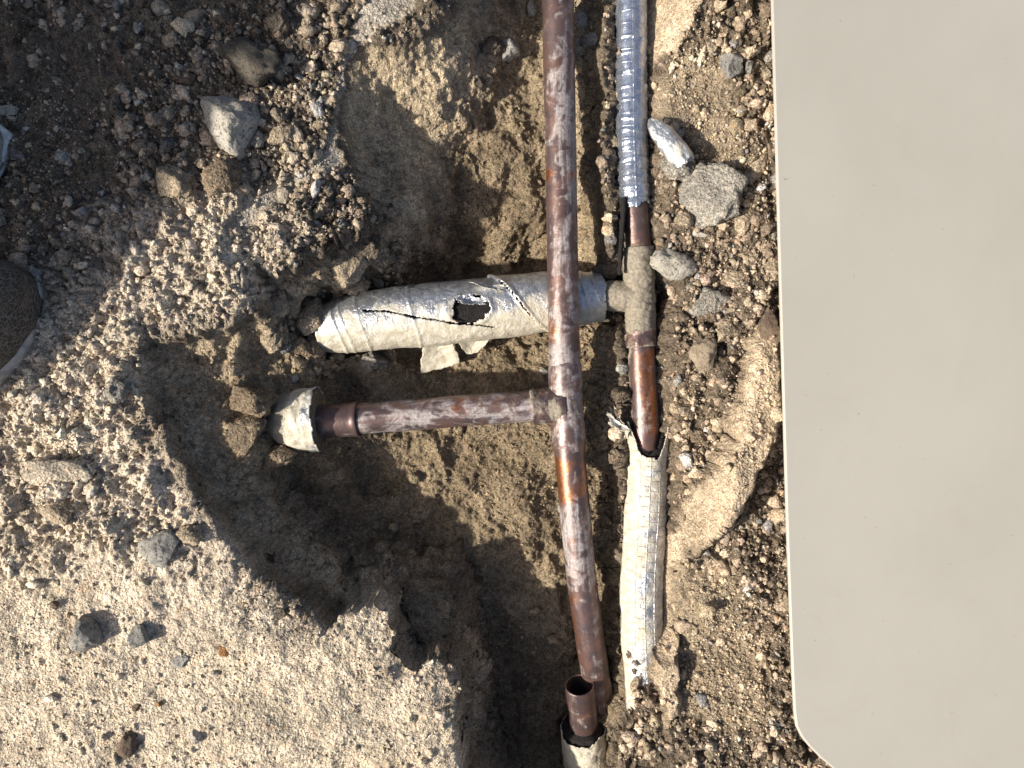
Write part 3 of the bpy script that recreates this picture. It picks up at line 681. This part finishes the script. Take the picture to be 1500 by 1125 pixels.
tube('foam', [P(467,613,-.0536), P(445,614,-.0535), P(420,613,-.0525), P(396,611,-.0515)], lambda s_, S: np.interp(S, [0, .45, .8, 1], [.0252, .0236, .0190, .0115]), M_FOAMD, sl, 0.002, 60, lambda s_, t_, S: 0.0006*n2(s_, t_, .02, 150, 19), None, None, True)

# ---- second pipe along the right bank with dusty tee and wrapped branch
rp = [(924,-60,-.046),(925,80,-.047),(926,200,-.048),(929,290,-.049),(934,360,-.052),(937,435,-.057),(940,530,-.058),(945,620,-.059),(946,690,-.060),(943,780,-.061),(939,880,-.063),(942,950,-.070),(948,1010,-.084),(955,1080,-.105)]
RP = [P(*a) for a in rp]
ry = lambda v: arc_of_v(RP, rp, v)
run2 = empty('wrapped_copper_pipe', (RP[5].x, RP[5].y, -.09))
tag(run2, 'partly foil-wrapped copper pipe along the right bank with a dusty tee and wrapped branch', 'pipe')
tube('pipe', RP[2:10], lambda s_, S: 0.0104 + 0*s_, M_COPPER, run2, 0.0015, 52, lambda s_, t_, S: 0.0003*n2(s_, t_, .012, 60, 25),
     lambda s_, t_, S: (lambda s2: Z3(0.05 + 0.62*seg(s2, ry(510), ry(640), .01)*bumpf(t_, -0.35, 0.95) + .25*seg(s2, ry(335), ry(375), .006), 0.18 + 0*s2 + .3*bumpf(s2, ry(620), .01), 0.12 + 0.60*seg(s2, ry(358), ry(505), .02) + .45*bumpf(t_, 1.7, .7) + 0.35*seg(s2, ry(640), ry(700), .01)*bumpf(t_, .9, .7)))(s_ + ry(200)), None, False, 0.0012)
tee2 = tube('tee_fitting', [P(934,362,-.052), P(936,400,-.0545), P(937,435,-.057), P(938.5,480,-.0575), P(940,508,-.058)], lambda s_, S: 0.0122 + 0.0006*bumpf(S, .03, .04) + 0.0006*bumpf(S, .97, .04) - .0005*bumpf(S, .5, .2), M_COPPER, run2, 0.001, 52,
     lambda s_, t_, S: 0.0007*n2(s_, t_, .012, 160, 28) + 0.0005*n2(s_, t_, .012, 420, 29), lambda s_, t_, S: Z3(0.12 + .3*seg(S, .8, 1, .05), 0.05 + 0*s_, 0.74 - 0.35*seg(S, .84, 1, .05) + 0*s_), None, False, 0.0012)
tube('socket', [P(937,435,-.0575), P(915,434,-.060), P(895,434,-.063), P(872,434,-.066)], lambda s_, S: 0.0121 + 0*s_, M_COPPER, tee2, 0.001, 48,
     lambda s_, t_, S: 0.0007*n2(s_, t_, .012, 160, 30) + 0.0005*n2(s_, t_, .012, 420, 31), lambda s_, t_, S: Z3(0.05 + 0*s_, 0.05 + 0*s_, 0.66 + 0*s_), None, False, 0.0012)
# upper foil sleeve
def jag(t_, k, amp): return amp*(0.55*np.sin(t_*2.3+k) + 0.3*np.sin(t_*6.1+2*k) + 0.22*np.sin(t_*13.7+3*k) + .12*np.sin(t_*29+k))
Lu = ry(300)
fs = tube('foil_sleeve', RP[:4] + [P(930,308,-.0495)], lambda s_, S: 0.0128 + 0*s_, M_FOILB, run2, 0.0009, 120,
     lambda s_, t_, S: 0.0007*n2(s_, t_, .013, 50, 33) + 0.00022*n2(s_, t_, .013, 200, 34) - 0.0010*bumpf(s_, ry(292), .0016) + sum(0.0006*bumpf(s_ + .0012*np.sin(t_*2 + k), ry(vv), .0009) for k, vv in enumerate((62, 86, 112, 131, 150, 178, 196, 214, 238, 262, 276))),
     lambda s_, t_, S: Z3(0.06 + 0.22*sstep(.75, .95, S) + 0*t_, 0.03 + 0.30*sstep(.16, .05, np.abs(t_+1.35)/3) , 0.04 + 0.42*bumpf(t_, -1.5, .55) + 0.45*bumpf(t_, 1.75, .5)), lambda s_, t_, S: s_ < Lu + 0.001 + jag(t_, .7, .0035), False, 0.0006)
tube('rubber_strip', [P(913,292,-.042), P(912,330,-.040), P(909,370,-.041), P(908,402,-.046)], lambda s_, S: 0.0052 - 0.0022*S + 0*s_, M_FOAM, run2, 0.0012, 24, lambda s_, t_, S: 0.0012*n2(s_, t_, .006, 130, 36) - 0.002*np.abs(np.sin(t_)), None, None, True)
# lower foil sleeve, torn open at its top end
lpts = [P(948,600,-.0575), P(949,660,-.0595), P(945,760,-.0612), P(940,860,-.0625), P(941,940,-.066), P(946,1010,-.074), P(952,1080,-.088)]
def low_keep(s_, t_, S):
    edge = np.where(t_ < 0, 0.008 + 0.030*sstep(-1.5, -0.2, t_), 0.038 - 0.026*sstep(.3, 1.3, t_))
    return s_ > edge + jag(t_, 1.9, .0032)
fl = tube('foil_sleeve', lpts, lambda s_, S: 0.0170 + 0.0014*sstep(.12, 0, S) + 0*s_, M_FOIL, run2, 0.0009, 150,
     lambda s_, t_, S: 0.0008*n2(s_, t_, .017, 45, 43) + 0.00025*n2(s_, t_, .017, 200, 44),
     lambda s_, t_, S: Z3(0.48 + 0.25*bumpf(t_, 1.1, .6) + .2*sstep(.25, .1, S), 0.02 + 0*s_, 0.02 + 0.52*bumpf(t_, 1.7, .5) + 0*s_), low_keep, False, 0.0008)
tube('foam', [P(947,628,-.0585), P(949,660,-.0595), P(945,760,-.0612), P(940,860,-.0625)], lambda s_, S: 0.0132 + 0*s_, M_FOAM, fl, 0.0012, 80, lambda s_, t_, S: 0.0006*n2(s_, t_, .016, 160, 45), None, lambda s_, t_, S: s_ > np.where(t_ < 0, 0.000 + 0.018*sstep(-1.4, -.2, t_), 0.018) + jag(t_, .4, .003), False, 0.0025)
# wrapped branch
ip = [(468,483,-.077),(486,480,-.077),(560,468,-.075),(690,455,-.073),(800,444,-.072),(888,434,-.069)]
IP = [P(*a) for a in ip]
LB = sum((IP[i+1]-IP[i]).length for i in range(5))
us = lambda u: float(np.interp(u, [a[0] for a in ip], np.concatenate(([0], np.cumsum([(IP[i+1]-IP[i]).length for i in range(5)])))))
def branch_r(s_, S): return np.interp(s_, [us(468), us(486), us(520), us(600), us(690), us(745), us(800), us(850), us(870), us(888)], [.0195,.0215,.0245,.0262,.0270,.0262,.0245,.0215,.0195,.0180])
def seam(t_): return us(762) + 0.018*np.clip(t_, -1.4, 1.6)
def wrap_radial(s_, t_, S):
    r = 0.0009*n2(s_, t_, .026, 30, 50) + 0.0003*n2(s_, t_, .026, 130, 51)
    r = r + 0.0016*sstep(-.0008, .0006, s_ - seam(t_)) + 0.0014*bumpf(s_ - seam(t_), 0.001, .0022)
    q = np.sqrt(((s_-us(690))/0.017)**2 + ((t_-.06)/.42)**2)
    r = r + 0.0030*bumpf(q, 1.08, .18)*(0.4 + 0.6*np.clip(n2(s_, t_, .02, 90, 54), 0, 1))
    for uu, am in ((500,.0008),(512,.0007),(536,.0006),(610,.0008),(858,.001),(875,.0012)):
        r = r + am*bumpf(s_, us(uu) + .003*np.sin(t_*1.7), .0012)
    return r
def crackd(s_, t_):
    pts = [(us(543), -.28), (us(575), -.16), (us(612), .12), (us(640), .26), (us(662), .40), (us(700), .55), (us(722), .72)]
    d = np.full(s_.shape, 9.0)
    for i in range(len(pts)-1):
        a0, b0 = pts[i]; a1, b1 = pts[i+1]; k = .026
        ex, ey = a1-a0, (b1-b0)*k
        tt = np.clip(((s_-a0)*ex + (t_-b0)*k*ey)/(ex*ex+ey*ey), 0, 1)
        d = np.minimum(d, np.hypot(s_-a0-tt*ex, (t_-b0)*k - tt*ey))
    return d
def wrap_keep(s_, t_, S):
    nz = n2(s_, t_, .026, 120, 56); nb = n2(s_, t_, .026, 300, 57)
    hole = np.sqrt(((s_-us(692))/0.0180)**2 + ((t_-.06)/.42)**2) + .22*nz + .10*nb < 0.95
    tear = np.sqrt(((s_-us(715))/0.010)**2 + ((t_-.66)/.20)**2) + .3*nz < .8
    cr = crackd(s_, t_) < 0.0007 + 0.0006*np.clip(nz, -.5, 1)
    sm = (np.abs(s_ - seam(t_) + .0006*nb) < 0.00065) & (t_ > -.9)
    return ~(hole | cr | sm) & (s_ < LB - .002 + jag(t_, 2.2, .002))
wr = tube('foil_wrap', IP, branch_r, M_FOILW, run2, 0.0009, 180, wrap_radial,
     lambda s_, t_, S: Z3(np.clip(0.42 + 0.40*sstep(-.1, .9, t_) - 0.30*sstep(-.1, -.9, t_) - .35*seg(s_, us(850), us(890), .004)*bumpf(t_, -.3, .6) + .0*s_, 0, 1), 0.20 + .45*sstep(-.95, -1.5, t_) + .35*bumpf(crackd(s_, t_), 0, .0012) + 0*s_, 0.03 + .45*sstep(us(500), us(455), s_) + .5*sstep(1.3, 1.9, t_)), wrap_keep, False, 0.0007)  # weathering, with silver upper side and cream lower side partly painting sky reflection
tube('foam', IP[1:], lambda s_, S: branch_r(s_ + us(486), S) - .0022, M_FOAM, wr, 0.002, 90, lambda s_, t_, S: 0.0008*n2(s_, t_, .026, 140, 58), None, None, True)
def sheet(name, quad, mat, parent, sag=0.004, n=26, seed=0, zone=(.7, .05, .05), thick=0.0004, jagged=.035):
    """a thin torn scrap spanned between four world corner points"""
    a, b, c_, d = [np.array(q[:]) for q in quad]
    g = np.linspace(0, 1, n); U, V_ = np.meshgrid(g, g, indexing='ij')
    ed = lambda w, k: jagged*(0.5*np.sin(w*9+k+seed) + 0.35*np.sin(w*21+2*k) + .25*np.sin(w*47+k))
    U2 = U + ed(V_, 1)*(U-.5)*2*sstep(.2, .5, np.abs(U-.5)); V2 = V_ + ed(U, 2)*(V_-.5)*2*sstep(.2, .5, np.abs(V_-.5))
    pos = ((1-U2)*(1-V2))[..., None]*a + (U2*(1-V2))[..., None]*b + (U2*V2)[..., None]*c_ + ((1-U2)*V2)[..., None]*d
    nn = np.cross(b-a, d-a); nn /= np.linalg.norm(nn)
    q3 = np.stack((pos[..., 0], pos[..., 1], pos[..., 2]), -1)
    pos = pos + nn*(sag*np.sin(np.pi*U)*1.0*np.sin(np.pi*(.2+.8*V_)) + 0.0012*fbm(q3, 90, 3, seed))[..., None]
    ii = np.arange(n*n).reshape(n, n); q = np.stack((ii[:-1,:-1], ii[1:,:-1], ii[1:,1:], ii[:-1,1:]), -1).reshape(-1, 4)
    me = mesh_np(name, pos.reshape(-1, 3), quads=q); add_col(me, np.tile(zone, (n*n, 1)), 'zone')
    uvl = me.uv_layers.new(name='UVMap'); L1 = np.linalg.norm(b-a); L2 = np.linalg.norm(d-a)
    uv = np.stack((U.ravel()*L1, V_.ravel()*L2), 1)[q.ravel()]; uvl.data.foreach_set('uv', uv.astype(np.float32).ravel())
    o = link(name, me, mat, parent); md = o.modifiers.new('thickness', 'SOLIDIFY'); md.thickness = thick
    return o
M_PAPER = foil_mat('weathered_backing_paper', False)
sheet('torn_flap', [P(619,500,-.082), P(662,497,-.082), P(675,532,-.093), P(616,548,-.096)], M_PAPER, wr, .003, seed=1, zone=(.95,.1,.12))
sheet('torn_flap', [P(668,497,-.080), P(724,490,-.080), P(700,516,-.090), P(684,519,-.091)], M_PAPER, wr, .003, seed=2, zone=(.9,.1,.1))
sheet('torn_flap', [P(668,432,-.046), P(716,434,-.046), P(712,446,-.043), P(672,445,-.042)], M_FOILW, wr, .0025, seed=3, zone=(.45,.0,.0), jagged=.14)
sheet('torn_flap', [P(690,412,-.052), P(742,418,-.051), P(736,427,-.046), P(700,418,-.047)], M_PAPER, wr, .002, seed=4, zone=(.6,.35,.1), jagged=.16)
sheet('torn_flap', [P(890,604,-.052), P(924,630,-.046), P(912,632,-.045), P(893,622,-.05)], M_FOILW, fl, .003, seed=5, zone=(.6,.1,.0), jagged=.14)
sheet('torn_flap', [P(893,597,-.056), P(902,596,-.055), P(924,640,-.045), P(905,640,-.05)], M_PAPER, fl, .004, seed=6, zone=(.75,.1,.1), jagged=.16)

# ---- cut stub standing open at the bottom
run3 = empty('cut_pipe_stub', P(862,1125,-.14))
tag(run3, 'open cut copper pipe stub rising from a grey insulation collar at the bottom', 'pipe')
tube('pipe', [P(849,1003,-.083), P(853,1040,-.096), P(857,1080,-.110), P(862,1130,-.128), P(868,1190,-.150)], lambda s_, S: 0.0118 + 0*s_, M_COPPER, run3, 0.0012, 52, None, lambda s_, t_, S: Z3(0.38 + 0*s_, 0.25 + .5*bumpf(t_, .8, .4), 0.08 + 0*s_), None, False, 0.0011)
cs = tube('insulation_collar', [P(853,1062,-.104), P(857,1095,-.115), P(862,1140,-.131), P(868,1200,-.153)], lambda s_, S: 0.0200 + 0*s_, M_FOILW, run3, 0.001, 110, lambda s_, t_, S: 0.0011*n2(s_, t_, .02, 90, 63) + .0005*n2(s_, t_, .02, 300, 64),
     lambda s_, t_, S: Z3(0.75 + 0*s_, 0.30 + 0*s_, 0.35 + 0*s_), lambda s_, t_, S: s_ > .004 + jag(t_, 1.1, .003), False, 0.0008)
tube('foam', [P(853,1062,-.104), P(857,1095,-.115), P(862,1140,-.131), P(868,1200,-.153)], lambda s_, S: 0.0185 + 0*s_, M_FOAM, cs, 0.0014, 60, lambda s_, t_, S: 0.0010*n2(s_, t_, .02, 150, 65), None, None, True)

# ------------------------------------------------------------------ foil scrap lying on the right bank
sc = tube('foil_scrap', [P(953,174,-.022), P(962,186,-.019), P(984,212,-.016), P(1006,240,-.016)], lambda s_, S: np.interp(S, [0, .12, .35, .8, 1], [.0015, .0055, .0090, .0095, .0085]), M_FOILW, None, 0.0009, 70,
     lambda s_, t_, S: -0.0035*np.abs(np.cos(t_)) + .0008*n2(s_, t_, .01, 110, 70), lambda s_, t_, S: Z3(0.40 + 0*s_, 0.26 + .3*sstep(.9, 1, S), 0.16 + 0*s_), lambda s_, t_, S: (np.abs(t_) < 2.4) & (s_ < .047 + jag(t_, .3, .0018)), False, 0.0005)
tag(sc, 'torn folded scrap of dull foil leaning on the right bank', 'scrap')
o = sheet('foil_flake', [P(878,1080,-.12), P(884,1078,-.12), P(890,1092,-.125), P(876,1090,-.125)], M_FOILW, None, .001, 10, 9, (.6,.1,.3)); bpy.data.objects.remove(o)
sh = sheet('paper_shred', [P(618,974,0.000), P(634,966,.002), P(636,970,.003), P(622,979,.002)], M_PAPER, None, .002, 12, 8, (.9,0,0)); tag(sh, 'small white paper shred on the lower pit rim', 'scrap')

# ------------------------------------------------------------------ cream panel lying along the right
def panel():
    tpan = NT('cream_painted_panel'); co = tpan.coord('Object')
    n1 = tpan.noise(co, 5, 4, 0.6); n2_ = tpan.noise(tpan.scale(co, (120, 30, 1)), 1.0, 3, 0.6); sp = tpan.noise(co, 150, 3, 0.6); sm = tpan.noise(co, 16, 6, 0.7, 1.0)
    col = tpan.mix(tpan.ramp(n1, 0.3, 0.7), (0.338, 0.325, 0.290), (0.364, 0.351, 0.316))
    col = tpan.mix(tpan.ramp(sm, 0.5, 0.78, 0, 0.35), col, (0.32, 0.300, 0.258))
    col = tpan.mix(tpan.ramp(n2_, 0.45, 0.8, 0, 0.06), col, (0.42, 0.40, 0.36))
    col = tpan.mix(tpan.ramp(sp, 0.70, 0.745, 0, 0.55), col, (0.20, 0.17, 0.125))
    m = tpan.out(col, tpan.ramp(n1, .3, .7, .42, .55), 0, tpan.bump(sm, 0.0006, 0.3), 0.35)
    top = 0.014
    left = [P(1129, -500, top), P(1129, -40, top), P(1141, 380, top), P(1152, 760, top), P(1160, 980, top)]
    corner = [P(1163, 1040, top), P(1166, 1064, top), P(1174, 1080, top), P(1186, 1095, top), P(1202, 1111, top), P(1222, 1128, top), P(1252, 1146, top), P(1300, 1160, top)]
    rest = [P(1900, 1175, top), P(1960, 1150, top), P(1985, 1100, top), P(1985, -500, top)]
    ring = [Vector((p.x, p.y)) for p in left + corner + rest]
    cx = sum((p for p in ring), Vector((0, 0))) / len(ring)
    prof = [(0.0120, -0.030), (0.0035, -0.0100), (0.0006, -0.0040), (0.0, -0.0022), (0.0005, -0.0009), (0.0016, 0.0)]
    bm = bmesh.new(); rows = []
    for ins, dz in prof:
        row = []
        for i, p in enumerate(ring):
            a = ring[i-1]; b = ring[(i+1) % len(ring)]; tn = (b-a).normalized(); nrm = Vector((-tn.y, tn.x))
            if nrm.dot(cx-p) < 0: nrm = -nrm
            q = p + nrm*(ins - 0.0) ; row.append(bm.verts.new((q.x, q.y, top+dz)))
        rows.append(row)
    for r0, r1 in zip(rows, rows[1:]):
        for i in range(len(ring)):
            j = (i+1) % len(ring); bm.faces.new((r0[i], r0[j], r1[j], r1[i]))
    bm.faces.new(rows[-1]); bm.faces.new(list(reversed(rows[0])))
    bmesh.ops.recalc_face_normals(bm, faces=bm.faces)
    me = bpy.data.meshes.new('cream_panel'); bm.to_mesh(me); bm.free()
    o = link('cream_panel', me, m, smooth=False)
    me.polygons.foreach_set('use_smooth', np.array([abs(p.normal.z) < .98 for p in me.polygons])) 
    tag(o, 'smooth cream painted panel with a rounded corner filling the right side', 'panel')
panel()

# ------------------------------------------------------------------ the person standing on the left: only a shoe tip reaches the picture
def shoe(parent, toe, yaw, dark):
    t = NT('mesh_upper'); uv = t.coord('UV')
    net = t.ramp(t.vor(t.scale(uv, (1, 1.5, 1)), 300, 'DISTANCE_TO_EDGE'), 0.05, 0.14, 1, 0)
    colr = t.mix(net, (0.050, 0.045, 0.042) if dark else (0.30, 0.29, 0.28), (0.16, 0.145, 0.125) if dark else (.55,.54,.52))
    colr = t.mix(t.ramp(t.noise(uv, 60, 4, .7), .45, .75, 0, .6), colr, (0.21, 0.17, 0.12))
    mu = t.out(colr, .9, 0, t.bump(net, .0008, .7), .2)
    ms = plain('rubber_sole', (0.36, 0.34, 0.31) if dark else (.62,.61,.59), .7, 0, 160, .25, .0008)
    ca, sa = math.cos(yaw), math.sin(yaw)
    def put(x, y, z): return (toe[0] + ca*x - sa*y, toe[1] + sa*x + ca*y, toe[2] + z)
    # stations along the shoe, x = 0 toe .. -0.285 heel : half width, sole height, upper height
    xs = np.linspace(0, 1, 40)
    hw = np.interp(xs, [0, .03, .08, .16, .28, .40, .55, .75, .9, .97, 1], [.004, .022, .034, .044, .049, .046, .039, .036, .034, .022, .004])
    uh = np.interp(xs, [0, .05, .12, .25, .4, .55, .7, .85, .95, 1], [.030, .044, .054, .062, .078, .098, .105, .102, .100, .060])
    so = np.interp(xs, [0, .06, .14, .3, .6, 1], [.010, .013, .020, .026, .030, .036])
    na = 28
    for part, mat in (('sole', ms), ('upper', mu)):
        V = []; uvs = []
        for i, x in enumerate(xs):
            xx = -x*0.285
            for k in range(na):
                a = 2*np.pi*k/na
                if part == 'sole':
                    cy = np.sign(np.cos(a))*abs(np.cos(a))**.45; cz = np.sign(np.sin(a))*abs(np.sin(a))**.45
                    V.append(put(xx + (0.004 if i == 0 else 0), cy*(hw[i]+.0025*sstep(.03, .2, np.float64(x)) - .004*(1-sstep(.02, .14, np.float64(x)))), so[i]*.5 + cz*so[i]*.5)); uvs.append((xx, a*.03))
                else:
                    cy = np.cos(a)*abs(np.cos(a))**-.35 if abs(np.cos(a)) > 1e-6 else 0; cz = np.sin(a)
                    hh = uh[i] - so[i]*.6
                    y_ = cy*hw[i]*(1 - .45*max(0, cz)**2*sstep(.3, .7, np.float64(x))); V.append(put(xx - .003*(1-x), y_, so[i]*.6 + max(0, cz)*hh)); uvs.append((xx, a*.045))
        V = np.array(V); n = len(xs); ii = np.arange(n*na).reshape(n, na); nxt = np.roll(ii, -1, 1)
        q = np.stack((ii[:-1], nxt[:-1], nxt[1:], ii[1:]), -1).reshape(-1, 4)
        me = mesh_np(part, V, quads=q); uvl = me.uv_layers.new(name='UVMap')
        uvl.data.foreach_set('uv', np.array(uvs)[q.ravel()].astype(np.float32).ravel())
        bm = bmesh.new(); bm.from_mesh(me); bmesh.ops.holes_fill(bm, edges=[e for e in bm.edges if e.is_boundary], sides=0); bmesh.ops.recalc_face_normals(bm, faces=bm.faces); bm.to_mesh(me); bm.free()
        if part == 'sole': s_ob = link('shoe', me, mat, parent)
        else: link('upper', me, mat, s_ob)
def skin(name, chain, edges, mat, parent):
    me = bpy.data.meshes.new(name); me.from_pydata([c_[0] for c_ in chain], edges, [])
    o = link(name, me, mat, parent, False)
    md = o.modifiers.new('skin', 'SKIN'); md.use_smooth_shade = True
    for i, c_ in enumerate(chain): me.skin_vertices[0].data[i].radius = (c_[1], c_[1] if len(c_) < 3 else c_[2])
    me.skin_vertices[0].data[0].use_root = True
    sb = o.modifiers.new('smooth', 'SUBSURF'); sb.levels = 2; sb.render_levels = 2
    return o
def person():
    root = empty('person', (-0.60, 0.12, 0.0))
    tag(root, 'person in dark trousers standing left of the pit, mesh shoe tip at the left edge', 'person')
    ta = P(64, 402, .002); tb = P(22, 205, .002)
    shoe(root, (ta.x, ta.y, .002), math.radians(38), True); shoe(root, (tb.x, tb.y, .002), math.radians(16), False)
    skinm = plain('skin', (0.45, 0.27, 0.19), .5, 0, 90, .08, .0003); den = plain('dark_trousers', (0.030, 0.034, 0.045), .9, 0, 400, .3, .0006); jac = plain('grey_jacket', (0.10, 0.10, 0.11), .85, 0, 300, .25, .0008); hairm = plain('black_hair', (0.012, 0.010, 0.009), .6, 0, 500, .5, .001)
    A = [(-.535, -.045, .07), (-.76, .24, .45), (-.93, .36, .82)]; B = [(-.60, .13, .07), (-.79, .37, .46), (-.95, .47, .82)]
    D = .235
    hip = (-.94, .415, .90); sp = (-.79, .185+D, 1.12); ch = (-.60, .185+D, 1.30); nk = (-.52, .185+D, 1.42); hd = (-.46, .185+D, 1.52)
    body = skin('body', [(hip, .10), (sp, .11), (ch, .13), (nk, .05), (hd, .085), (A[2], .075), (A[1], .055), (A[0], .040), (B[2], .075), (B[1], .055), (B[0], .040),
        ((-.62, -.02+D, 1.30), .055), ((-.52, -.14+D, 1.08), .042), ((-.33, -.09+D, .98), .032), ((-.26, -.07+D, .96), .028), ((-.62, .39+D, 1.30), .055), ((-.52, .48+D, 1.08), .042), ((-.33, .40+D, .98), .032), ((-.26, .37+D, .96), .028)],
        [(0,1),(1,2),(2,3),(3,4),(0,5),(5,6),(6,7),(0,8),(8,9),(9,10),(2,11),(11,12),(12,13),(13,14),(2,15),(15,16),(16,17),(17,18)], skinm, root)
    skin('trousers', [(hip, .125), (A[2], .095), (A[1], .075), (A[0], .062), (B[2], .095), (B[1], .075), (B[0], .062)], [(0,1),(1,2),(2,3),(0,4),(4,5),(5,6)], den, root)
    skin('jacket', [((-.92, .415, .94), .13), (sp, .14), (ch, .155), ((-.54,.185+D,1.385), .075), ((-.62, -.03+D, 1.30), .075), ((-.52, -.145+D, 1.08), .060), ((-.35, -.095+D, .985), .046), ((-.62, .40+D, 1.30), .075), ((-.52, .485+D, 1.08), .060), ((-.35, .405+D, .985), .046)],
        [(0,1),(1,2),(2,3),(2,4),(4,5),(5,6),(2,7),(7,8),(8,9)], jac, root)
    # hair cap, ears, nose, eyes
    v, f = ico(3); d = np.array((-.5, 0, .85)); m = (v @ d) > -0.15
    hv = v*np.where(m, 1.0, .86)[:, None]*np.array((.105, .088, .112)) + np.array(hd) + np.array((-.01, 0, .012)); link('hair', mesh_np('hair', hv, tris=f), hairm, root)
    def blob(nm, c0, s3, mt): link(nm, mesh_np(nm, v*np.array(s3) + np.array(c0), tris=f), mt, root)
    fw = np.array((.75, 0, -.35)); hdv = np.array(hd)
    blob('nose', hdv + fw*.115, (.018, .014, .022), skinm); blob('ear', hdv + np.array((0, .088, 0)), (.02, .010, .03), skinm); blob('ear', hdv + np.array((0, -.088, 0)), (.02, .010, .03), skinm)
    for sy in (.032, -.032): blob('eye', hdv + np.array((.085, sy, .0)), (.010, .012, .008), hairm)
    for sy, y0 in ((1, -.07+D), (-1, .37+D)):
        h0 = np.array((-.26, y0, .96)); 
        pv = v*np.array((.045, .040, .016)) + h0 + np.array((.03, 0, -.01)); link('hand', mesh_np('hand', pv, tris=f), skinm, root)
        for k, ln_ in enumerate((.055, .066, .070, .062)):
            yy = y0 + (k-1.5)*.021
            skin('finger', [((-.20, yy, .95), .009), ((-.20 + ln_*.55, yy, .945), .0085), ((-.20 + ln_, yy, .928), .007)], [(0,1),(1,2)], skinm, root)
        skin('thumb', [((-.25, y0 + sy*.035, .95), .011), ((-.225, y0 + sy*.06, .945), .010), ((-.195, y0 + sy*.066, .938), .008)], [(0,1),(1,2)], skinm, root)
person()
